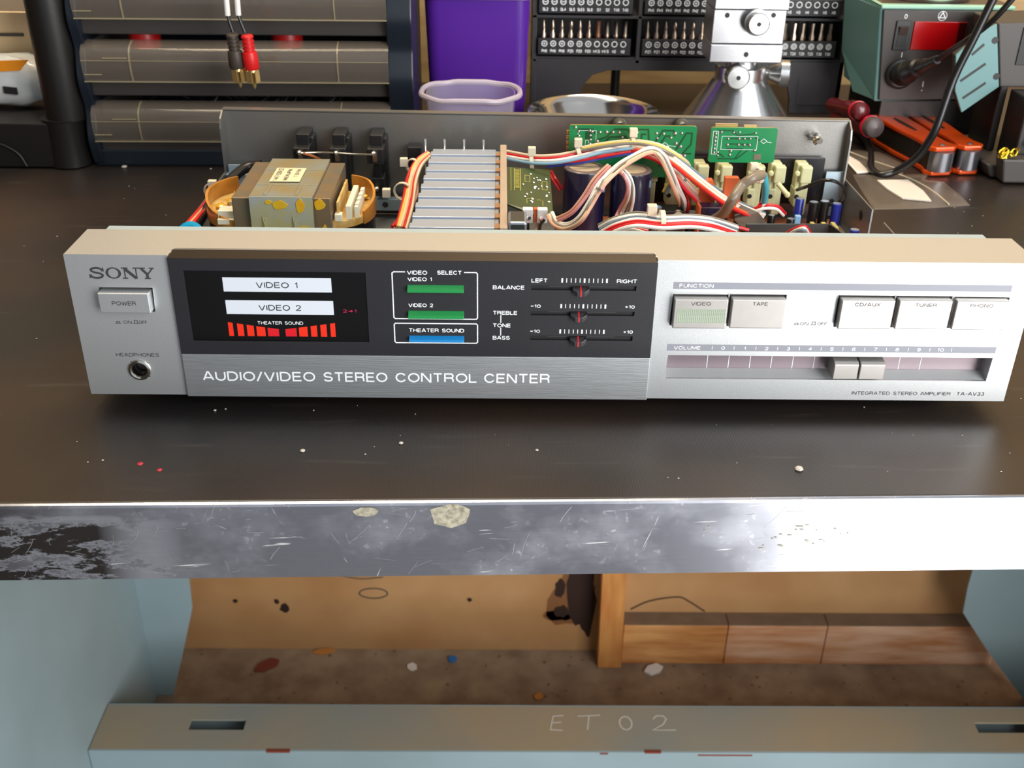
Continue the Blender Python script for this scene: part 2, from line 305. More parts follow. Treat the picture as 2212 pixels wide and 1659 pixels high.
class MB:
    """collects shapes (mm) and links them as one mesh object"""
    def __init__(s): s.v = []; s.f = []; s.mi = []; s.sm = []; s.mats = []; s.cur = 0
    def use(s, name):
        if name not in s.mats: s.mats.append(name)
        s.cur = s.mats.index(name); return s
    def add(s, vs, fs, smooth=False):
        b = len(s.v); s.v += [tuple(v) for v in vs]
        for f in fs: s.f.append([i + b for i in f]); s.mi.append(s.cur); s.sm.append(smooth)
        return s
    def box(s, x0, x1, y0, y1, z0, z1):
        v = [(x, y, z) for x in (x0, x1) for y in (y0, y1) for z in (z0, z1)]
        return s.add(v, [(0, 1, 3, 2), (4, 6, 7, 5), (0, 4, 5, 1), (2, 3, 7, 6), (0, 2, 6, 4), (1, 5, 7, 3)])
    def obox(s, c, ax, ay, az, hx, hy, hz):
        c = Vector(c); ax, ay, az = Vector(ax).normalized() * hx, Vector(ay).normalized() * hy, Vector(az).normalized() * hz
        v = [c + i * ax + j * ay + k * az for i in (-1, 1) for j in (-1, 1) for k in (-1, 1)]
        return s.add(v, [(0, 1, 3, 2), (4, 6, 7, 5), (0, 4, 5, 1), (2, 3, 7, 6), (0, 2, 6, 4), (1, 5, 7, 3)])
    def prism(s, pts, d, smooth=False):
        """planar polygon pts (3-D) pushed along vector d"""
        n = len(pts); d = Vector(d); a = [Vector(p) for p in pts]; b = [p + d for p in a]
        s.add(a + b, [list(range(n))[::-1], [n + i for i in range(n)]])
        return s.add(a + b, [(i, (i + 1) % n, n + (i + 1) % n, n + i) for i in range(n)], smooth)
    def quad(s, *p): return s.add(p, [tuple(range(len(p)))])
    def frame_of(s, d):
        d = Vector(d).normalized(); a = Vector((0, 0, 1)) if abs(d.z) < .9 else Vector((1, 0, 0))
        u = d.cross(a).normalized(); return d, u, d.cross(u).normalized()
    def lathe(s, c, axis, prof, seg=24, caps=True):
        """prof: list of (distance along axis, radius)"""
        d, u, w = s.frame_of(axis); c = Vector(c); vs = []; n = len(prof)
        for h, r in prof:
            for k in range(seg):
                t = 2 * math.pi * k / seg; vs.append(c + d * h + (u * math.cos(t) + w * math.sin(t)) * r)
        fs = [(i * seg + k, i * seg + (k + 1) % seg, (i + 1) * seg + (k + 1) % seg, (i + 1) * seg + k) for i in range(n - 1) for k in range(seg)]
        s.add(vs, fs, True)
        if caps: s.add(vs[:seg] + vs[-seg:], [list(range(seg)), [seg + i for i in range(seg)][::-1]])
        return s
    def cyl(s, p0, p1, r, r2=None, seg=20):
        p0, p1 = Vector(p0), Vector(p1); return s.lathe(p0, p1 - p0, [(0, r), ((p1 - p0).length, r if r2 is None else r2)], seg)
    def ball(s, c, r, squash=1.0, axis=(0, 0, 1), seg=8, rings=5):
        return s.lathe(c, axis, [(-r * squash * math.cos(math.pi * i / rings), max(1e-3, r * math.sin(math.pi * i / rings))) for i in range(rings + 1)], seg, False)
    def tube(s, pts, r, seg=8, n=4):
        P = [Vector(p) for p in pts]
        if len(P) > 2 and n > 1:
            Q = [2 * P[0] - P[1]] + P + [2 * P[-1] - P[-2]]; o = []
            for i in range(1, len(Q) - 2):
                for k in range(n):
                    t = k / n; a, b, c, d = Q[i - 1], Q[i], Q[i + 1], Q[i + 2]
                    o.append(.5 * ((2 * b) + (c - a) * t + (2 * a - 5 * b + 4 * c - d) * t * t + (3 * b - a - 3 * c + d) * t ** 3))
            P = o + [P[-1]]
        vs = []; prev = None
        for i, p in enumerate(P):
            d = (P[min(i + 1, len(P) - 1)] - P[max(i - 1, 0)]).normalized()
            if prev is None: _, u, w = s.frame_of(d)
            else: u = (prev - d * prev.dot(d)).normalized()
            prev = u; w = d.cross(u)
            rr = r[min(i * len(r) // len(P), len(r) - 1)] if isinstance(r, (list, tuple)) else r
            for k in range(seg):
                t = 2 * math.pi * k / seg; vs.append(p + (u * math.cos(t) + w * math.sin(t)) * rr)
        m = len(P)
        s.add(vs, [(i * seg + k, i * seg + (k + 1) % seg, (i + 1) * seg + (k + 1) % seg, (i + 1) * seg + k) for i in range(m - 1) for k in range(seg)], True)
        return s.add(vs[:seg] + vs[-seg:], [list(range(seg))[::-1], [seg + i for i in range(seg)]])
    def ribbon(s, pts, wd, o, r, u, th=.12, closed=False):
        """flat printed line: 2-D pts in the plane (o, r, u), width wd (number or list)"""
        o, r, u = Vector(o), Vector(r), Vector(u); n = r.cross(u); P = [Vector((a, b, 0)) for a, b in pts]; k = len(P); L = []; Rr = []
        for i in range(k):
            if closed: a, b = P[(i - 1) % k], P[(i + 1) % k]
            else: a, b = P[max(i - 1, 0)], P[min(i + 1, k - 1)]
            d1 = (P[i] - a); d2 = (b - P[i]); d1 = d1.normalized() if d1.length > 1e-6 else d2.normalized(); d2 = d2.normalized() if d2.length > 1e-6 else d1
            d = (d1 + d2).normalized(); ww = (wd[i] if isinstance(wd, list) else wd) / 2 / max(.5, d.dot(d2))
            q = Vector((-d.y, d.x, 0)) * ww; L.append(P[i] + q); Rr.append(P[i] - q)
        vs = [o + r * p.x + u * p.y + n * (th + (i % k) * .0015) for i, p in enumerate(L + Rr)]
        rg = range(k if closed else k - 1)
        return s.add(vs, [(i, k + i, k + (i + 1) % k, (i + 1) % k) for i in rg])
    def text(s, st, o, r, u, wd, ht, th=.08, bold=0.0):
        """flat printed capitals filling wd x ht, lower left corner at o; bold = extra stroke weight"""
        t = ht * (.14 + bold * 2); ss, W_ = glyph_strokes(st); o, r, u = Vector(o), Vector(r), Vector(u); kx = (wd - t) / max(W_, .04) if len(st) > 1 or st not in '1I' else ht; ky = ht - t
        o2 = o + (r + u) * (t / 2)
        for i, p in enumerate(ss): s.ribbon([(a * kx, b * ky) for a, b in p], t, o2, r, u, th + .02 * (i % 3))
        return s
    def ft(s, st, x0, x1, z0, z1, y, bold=0.0, th=.08):
        return s.text(st, (x0, y, z0), (1, 0, 0), (0, 0, 1), x1 - x0, z1 - z0, th, bold)
    def plate(s, x0, x1, z0, z1, y0, y1, holes, hd=None, sides=True):
        """front face y0 with rectangular holes, box body behind to y1; hole walls go hd deep"""
        xs = sorted(set([x0, x1] + [h[0] for h in holes] + [h[1] for h in holes])); zs = sorted(set([z0, z1] + [h[2] for h in holes] + [h[3] for h in holes]))
        for i in range(len(xs) - 1):
            for j in range(len(zs) - 1):
                cx, cz = (xs[i] + xs[i + 1]) / 2, (zs[j] + zs[j + 1]) / 2
                if any(h[0] < cx < h[1] and h[2] < cz < h[3] for h in holes): continue
                s.quad((xs[i], y0, zs[j]), (xs[i + 1], y0, zs[j]), (xs[i + 1], y0, zs[j + 1]), (xs[i], y0, zs[j + 1]))
        for a, b, c, d in () if not sides else ((x0, z0, x0, z1), (x0, z1, x1, z1), (x1, z1, x1, z0), (x1, z0, x0, z0)):
            s.quad((a, y0, b), (c, y0, d), (c, y1, d), (a, y1, b))
        for h in holes:
            e = y0 + (h[4] if len(h) > 4 else hd)
            for a, b, c, d in ((h[0], h[2], h[1], h[2]), (h[1], h[2], h[1], h[3]), (h[1], h[3], h[0], h[3]), (h[0], h[3], h[0], h[2])):
                s.quad((a, y0, b), (c, y0, d), (c, e, d), (a, e, b))
        return s
    def build(s, name, parent=None, bevel=0.0, local=False, seg=2):
        me = bpy.data.meshes.new(name); inv = Matrix.Identity(4)
        if parent is not None and not local: inv = chain(parent).inverted()
        me.from_pydata([inv @ (Vector(v) * S) for v in s.v] if not local else [Vector(v) * S for v in s.v], [], s.f)
        for n in s.mats: me.materials.append(M[n])
        me.polygons.foreach_set('material_index', s.mi); me.polygons.foreach_set('use_smooth', s.sm)
        bm = bmesh.new(); bm.from_mesh(me); bmesh.ops.remove_doubles(bm, verts=bm.verts, dist=1e-6)
        if len(bm.faces) < 4000: bmesh.ops.recalc_face_normals(bm, faces=bm.faces)
        for e in bm.edges:
            if len(e.link_faces) == 2 and e.calc_face_angle(0) > .62: e.smooth = False
        if bevel:
            ed = [e for e in bm.edges if len(e.link_faces) == 2 and e.calc_face_angle(0) > .6 and not (e.link_faces[0].smooth and e.link_faces[1].smooth)]
            try: bmesh.ops.bevel(bm, geom=ed, offset=bevel * S, segments=seg, affect='EDGES', clamp_overlap=True, profile=.5)
            except Exception: pass
        bm.to_mesh(me); bm.free(); me.update()
        o = bpy.data.objects.new(name, me); C.objects.link(o); o.parent = parent
        return o
def one(name, m, fn, parent=None, bevel=0.0, local=False):
    b = MB().use(m); fn(b); return b.build(name, parent, bevel, local)
def copy_tree(o, loc=None, label=None):
    c = o.copy(); C.objects.link(c)
    for ch in [x for x in o.children]:
        d = ch.copy(); C.objects.link(d); d.parent = c
        for g in ch.children:
            e = g.copy(); C.objects.link(e); e.parent = d
    if loc is not None: c.location = Vector(loc) * S
    if label: c['label'] = label
    return c
def rrect(x0, x1, y0, y1, r, n=5):
    o = []
    for cx, cy, a in ((x1 - r, y1 - r, 0), (x0 + r, y1 - r, 90), (x0 + r, y0 + r, 180), (x1 - r, y0 + r, 270)):
        for k in range(n + 1):
            t = math.radians(a + 90 * k / n); o.append((cx + r * math.cos(t), cy + r * math.sin(t)))
    return o
# ------------------------------------------------------------------ the room and the bench
def st(name, m, fn): return tag(one(name, m, fn), kind='structure')
st('floor', 'concrete', lambda b: b.box(-3000, 3000, -3000, 700, -810, -793))
one('floor_carpet', 'carpet', lambda b: b.box(-700, 900, 330, 690, -793, -790)); tag(bpy.data.objects['floor_carpet'], 'worn dusty brown carpet on the floor under the bench', 'carpet')
wall = st('wall_back', 'fibreboard', lambda b: b.box(-3000, 3000, 690, 705, -800, -40))
st('added_wall_left', 'wall_brown', lambda b: b.box(-920, -900, -2200, 690, -793, 1700))  # unseen wall, added to hold back ambient light from the left
st('trim_1', 'wood', lambda b: b.box(-3000, 3000, 690, 705, -39.9, 1700))
FE = 0.0262
bench = thing('workbench', 'grey-blue steel workbench with a scratched aluminium front edge', 'workbench', (0, -69.5, -790), math.atan(FE))
def bl(x, y): return (x, y)
b = MB().use('bench_top'); b.box(-900, 1100, 2, 735, 755, 786.5); b.build('tabletop', bench, local=True)
# aluminium edging: slightly leaning angle section
b = MB().use('edge_alu')
prof = [(2.5, 789.6), (-1.6, 789.6), (-2.6, 789.2), (-3.2, 788.2), (-6.4, 754.0), (-4.6, 753.6), (-1.5, 787.2), (2.5, 787.2)]
n = len(prof); X = [-900 + 2000 * i / 40 for i in range(41)]
vs = [(x, y, z) for x in X for y, z in prof]
b.add(vs, [(i * n + k, i * n + (k + 1) % n, (i + 1) * n + (k + 1) % n, (i + 1) * n + k) for i in range(40) for k in range(n)])
edge = b.build('edge_trim', bench, local=True); edge.data.transform(Matrix.Translation((0, 0, 0)))
# gouge in the edging
b = MB().use('chip_white')
def gouge(cx, cz, w, h, seed, m):
    rr = random.Random(seed); pts = []
    for k in range(16):
        t = 2 * math.pi * k / 16; q = 1 + rr.uniform(-.12, .12); zz = cz + h * math.sin(t) * q * (.55 if math.sin(t) > 0 else 1)
        yy = -3.35 - (788.2 - zz) * 3.2 / 34.2; pts.append((cx + w * math.cos(t) * q, yy - .06, zz))
    b.use(m); c = (cx, -3.35 - (788.2 - cz) * 3.2 / 34.2 - .06, cz); b.add(pts + [c], [(i, (i + 1) % 16, 16) for i in range(16)])
gouge(-44.0, 785, 8.6, 7.0, 3, 'gouge'); b.build('gouge', bench, local=True); b = MB(); gouge(-79, 786, 5, 2.8, 5, 'gouge')
b.build('gouge', bench, local=True)
b = MB().use('gouge'); rs = random.Random(31)
for _ in range(26):
    cx, cz = rs.choice([(96, 772), (106, 776), (92, 767), (112, 769), (120, 774), (60, 776)]); cx += rs.uniform(-5, 5); cz += rs.uniform(-1.5, 1.5); w_ = rs.uniform(.4, 1.3)
    b.add([(cx - w_, -3.42 - (788.2 - cz) * 3.2 / 34.2, cz), (cx, -3.4 - (788.2 - cz - .3) * 3.2 / 34.2, cz + .35), (cx + w_, -3.42 - (788.2 - cz) * 3.2 / 34.2, cz), (cx, -3.48 - (788.2 - cz + .3) * 3.2 / 34.2, cz - .3)], [(0, 1, 2, 3)])
tag(b.build('flaked_residue', bench, local=True), kind='stuff')
# long fine scratches standing proud as burrs
b = MB().use('silver'); rs = random.Random(11)
def edge_y(z): return -3.35 - (788.2 - z) * 3.2 / 34.2
for k in range(60):
    x = rs.uniform(-250, 120); z = rs.uniform(757, 786); a = rs.choice([rs.uniform(1.0, 2.1), rs.uniform(-.25, .25), rs.uniform(.2, 1.2)]); L_ = rs.uniform(1.5, 9) * (1 if rs.random() < .85 else 1.8)
    q = [(x + L_ * t * math.cos(a) + .6 * math.sin(t * 3 + k), z + L_ * t * math.sin(a)) for t in (-.5, -.2, .1, .5)]
    q = [(u_, min(787.5, max(755, v_))) for u_, v_ in q]; wd = rs.uniform(.04, .09)
    vs = []
    for u_, v_ in q: vs += [(u_ - wd * math.sin(a), edge_y(v_) - .03, v_ + wd * math.cos(a)), (u_ + wd * math.sin(a), edge_y(v_) - .03, v_ - wd * math.cos(a))]
    b.add(vs, [(2 * i, 2 * i + 1, 2 * i + 3, 2 * i + 2) for i in range(3)])
tag(b.build('scratches', bench, local=True), kind='stuff')
# steel leg frames
def leg(x, xe, top, lo, name_m, sgn):
    b = MB().use('steel_teal'); b.box(min(x, x - sgn * 2.5), max(x, x - sgn * 2.5), -40, 600, -789, -37)
    pts = [(x, 600, -789), (xe[0], 600, -789), (xe[1], 600, -706), (xe[2], 600, -641), (xe[3], 600, -600), (xe[3], 600, -37), (x, 600, -37)]
    b.prism(pts, (0, 2.5, 0)); return b.build('leg_panel', bench)
leg(-470, (-449, -424, -405, -403), 0, 0, 0, 1)
leg(690, (680, 614, 567, 564), 0, 0, 0, -1)
b = MB().use('steel_dusty')
hl = [(-368, -306, 424, 439), (523, 585, 424, 439)]
xs = [-469, -368, -306, 523, 585, 688]
for i in range(5):
    if i in (1, 3): b.box(xs[i], xs[i + 1], 396, 424, -666, -664); b.box(xs[i], xs[i + 1], 439, 461, -666, -664)
    else: b.box(xs[i], xs[i + 1], 396, 461, -666, -664)
b.build('crossbar_top', bench)
b = MB().use('steel_teal'); b.box(-469, 688, 394, 396, -775, -664.2); b.box(-469, 688, 461, 463, -775, -664.2); b.build('crossbar_face', bench)
b = MB().use('rust')
for (x, z, w_, h_) in ((-262, -665, 26, 1.4), (96, -666, 9, 1.2), (230, -668, 60, 1), (150, -664.5, 18, 1)):
    b.box(x - w_ / 2, x + w_ / 2, 393.6, 397, z - h_, z + .6 + h_ * .5)
b.build('rust_streaks', bench)
# chalk marking on the crossbar: E T 0 2
b = MB().use('chalk'); o = (38, 423, -664); r_, u_ = (1, 0, 0), (0, 1, 0)
def hand(pts, wd=1.6): b.ribbon(pts, wd, o, r_, u_, .25)
hand([(16, 24), (4, 23), (0, 3), (14, 2)]); hand([(2, 13), (13, 14)]); hand([(32, 23), (58, 25)]); hand([(45, 24), (42, 3)])
hand([(86 + 7 * math.cos(t / 12 * 6.283), 13 + 10 * math.sin(t / 12 * 6.283)) for t in range(12)] + [(93, 13)])
hand([(118, 19), (122, 24), (130, 24), (133, 19), (128, 11), (116, 3), (142, 3)])
b.build('chalk_marking', bench)

# ribbed black mat
b = MB().use('rubber'); b.box(-900, 1100, -1.2, 735, 786.5, 789.9)
mt = b.build('bench_mat', bench, local=True, bevel=.5)
mt.parent = None; mt.location = bench.location; mt.rotation_euler = bench.rotation_euler
tag(mt, 'dark ribbed rubber mat covering the whole bench top', 'mat')
b = MB().use('crumb'); rs = random.Random(5)
for (x, y, r) in [(-68, -29, 1.1), (-111, -36, 1.2), (107, -48, 2.0), (-158, -1, .8), (-7, -34, .8), (-315, 369.5, 2.4), (-216, 371, 1.2), (-248, 368, 1.0), (262, 60, .9), (282, 42, .7)] + \
        [(rs.uniform(-330, 330), rs.uniform(-60, 330), rs.uniform(.25, .55)) for _ in range(150)]:
    b.ball((x, y, r * .3), r, .45, seg=6, rings=4)
tag(b.build('crumbs'), 'pale crumbs and dust flecks scattered over the dark bench mat', 'crumbs', kind='stuff')
b = MB().use('spot_red'); b.ball((-179.5, -47, 0), 1.4, .25, seg=8); tag(b.build('wax_drop'), 'upper of the two small red drops on the mat near the front left', 'drop')
b = MB().use('spot_red'); b.ball((-169.8, -51.7, 0), 1.2, .25, seg=8); tag(b.build('wax_drop'), 'lower right of the two small red drops on the mat near the front left', 'drop')

# under the bench: post, skirting planks, floor scraps
b = MB().use('timber'); b.prism([(116, 655, -790), (148, 655, -790), (136, 655, -42), (104, 655, -42)], (0, 34, 0))
tag(b.build('wooden_post', bevel=1), 'square upright timber post standing under the bench against the back board', 'post')
def plank(x0, x1, m, lab):
    b = MB().use(m); b.box(x0, x1, 664, 689, -790, -722); o = b.build('skirting_plank', bevel=1)
    b = MB().use('dust_dark'); b.box(x0 + .5, x1 - .5, 665, 689, -722.2, -720); b.build('dust_layer', o); tag(o, lab, 'plank', 'planks along the foot of the back board'); return o
plank(149, 290, 'plank', 'orange-brown plank on the floor directly right of the upright post')
plank(291, 425, 'plank_pale', 'pale pinkish plank on the floor, middle of the three beside the post')
plank(426, 662, 'plank_pale', 'long pale worn plank on the floor, farthest right from the upright post')
b = MB().use('pencil')
b.tube([(-230, 689.7, -660), (-215, 689.7, -664), (-200, 689.7, -665), (-176, 689.7, -662)], .9, 5)
b.tube([(-190 + 19 * math.cos(t / 16 * 6.283 + .3), 689.7, -690 + 8.5 * math.sin(t / 16 * 6.283 + .3)) for t in range(17)], .9, 5)
b.build('pencil_marks', wall)
b = MB().use('stain')
for (cx, cz, w_, h_, sd) in ((78, -700, 34, 60, 11), (60, -728, 30, 10, 12), (88, -690, 20, 62, 1), (100, -700, 12, 80, 2), (66, -720, 12, 12, 3), (62, -680, 9, 20, 7), (-312, -716, 8, 9, 4), (-322, -705, 5, 5, 8), (-378, -705, 4, 4, 5), (155, -742, 14, 5, 6), (-60, -700, 4, 4, 9)):
    b.use('stain_soft' if sd > 10 else 'stain'); rr = random.Random(sd); b.quad(*[(cx + w_ * math.cos(k * .4488) * rr.uniform(.6, 1.1), 689.6 - (0 if sd > 10 else sd * .01 + .05), max(-789, cz + h_ * math.sin(k * .4488) * rr.uniform(.7, 1.1))) for k in range(14)])
b.tube([(160, 689, -715), (185, 689, -700), (222, 689, -693), (238, 689, -700), (262, 689, -718)], 1.0, 5)
b.build('stains', wall)
def chip(name, lab, cat, x, y, z, m, w_, d_, h_, rz, rx=.5):
    b = MB().use(m); rr = random.Random(int(abs(x)))
    pts = [(math.cos(a) * w_ * rr.uniform(.8, 1.1), math.sin(a) * d_ * rr.uniform(.8, 1.1), 0) for a in [k * math.pi / 3 for k in range(6)]]
    b.prism(pts, (0, 0, h_)); o = b.build(name, bevel=h_ * .2); o.location = (x * S, y * S, z * S); o.rotation_euler = (rx * .2, 0, rz); tag(o, lab, cat); return o
chip('paper_scrap', 'small white square scrap on the dusty floor below the pencil ring', 'scrap', -138.7, 655, -789.6, 'chip_white', 8, 8, 1.6, .5)
chip('paint_chip', 'white rounded chip on the dusty floor in front of the planks', 'chip', 192.6, 650, -789.6, 'chip_white', 15, 9, 5, .3)
chip('plastic_bit', 'small blue plastic bit on the floor behind the white scrap', 'plastic bit', -84, 669, -789.6, 'chip_blue', 7, 6, 4, .2)
chip('cardboard_flake', 'tan cardboard flake on the floor against the back board', 'flake', -263, 683, -789.6, 'chip_orange', 16, 6, 2, .1)
chip('leaf_litter', 'brown curled leaf scrap on the floor near the left leg', 'leaf', -335, 655, -789.6, 'rust', 20, 9, 4, .6)
chip('orange_chip', 'small orange-brown chip on the floor between post and crossbar', 'chip', 33, 600, -789.6, 'chip_orange', 7, 6, 3, .9)
b = MB().use('dust_dark'); rs = random.Random(9)
for _ in range(220):
    x = rs.uniform(-440, 640); y = rs.uniform(470, 688); r = rs.uniform(.8, 3.0); b.ball((x, y, -789.8), r, .5, seg=6, rings=3)
tag(b.build('floor_grit'), 'brown grit and fluff strewn over the floor under the bench', 'grit', kind='stuff')
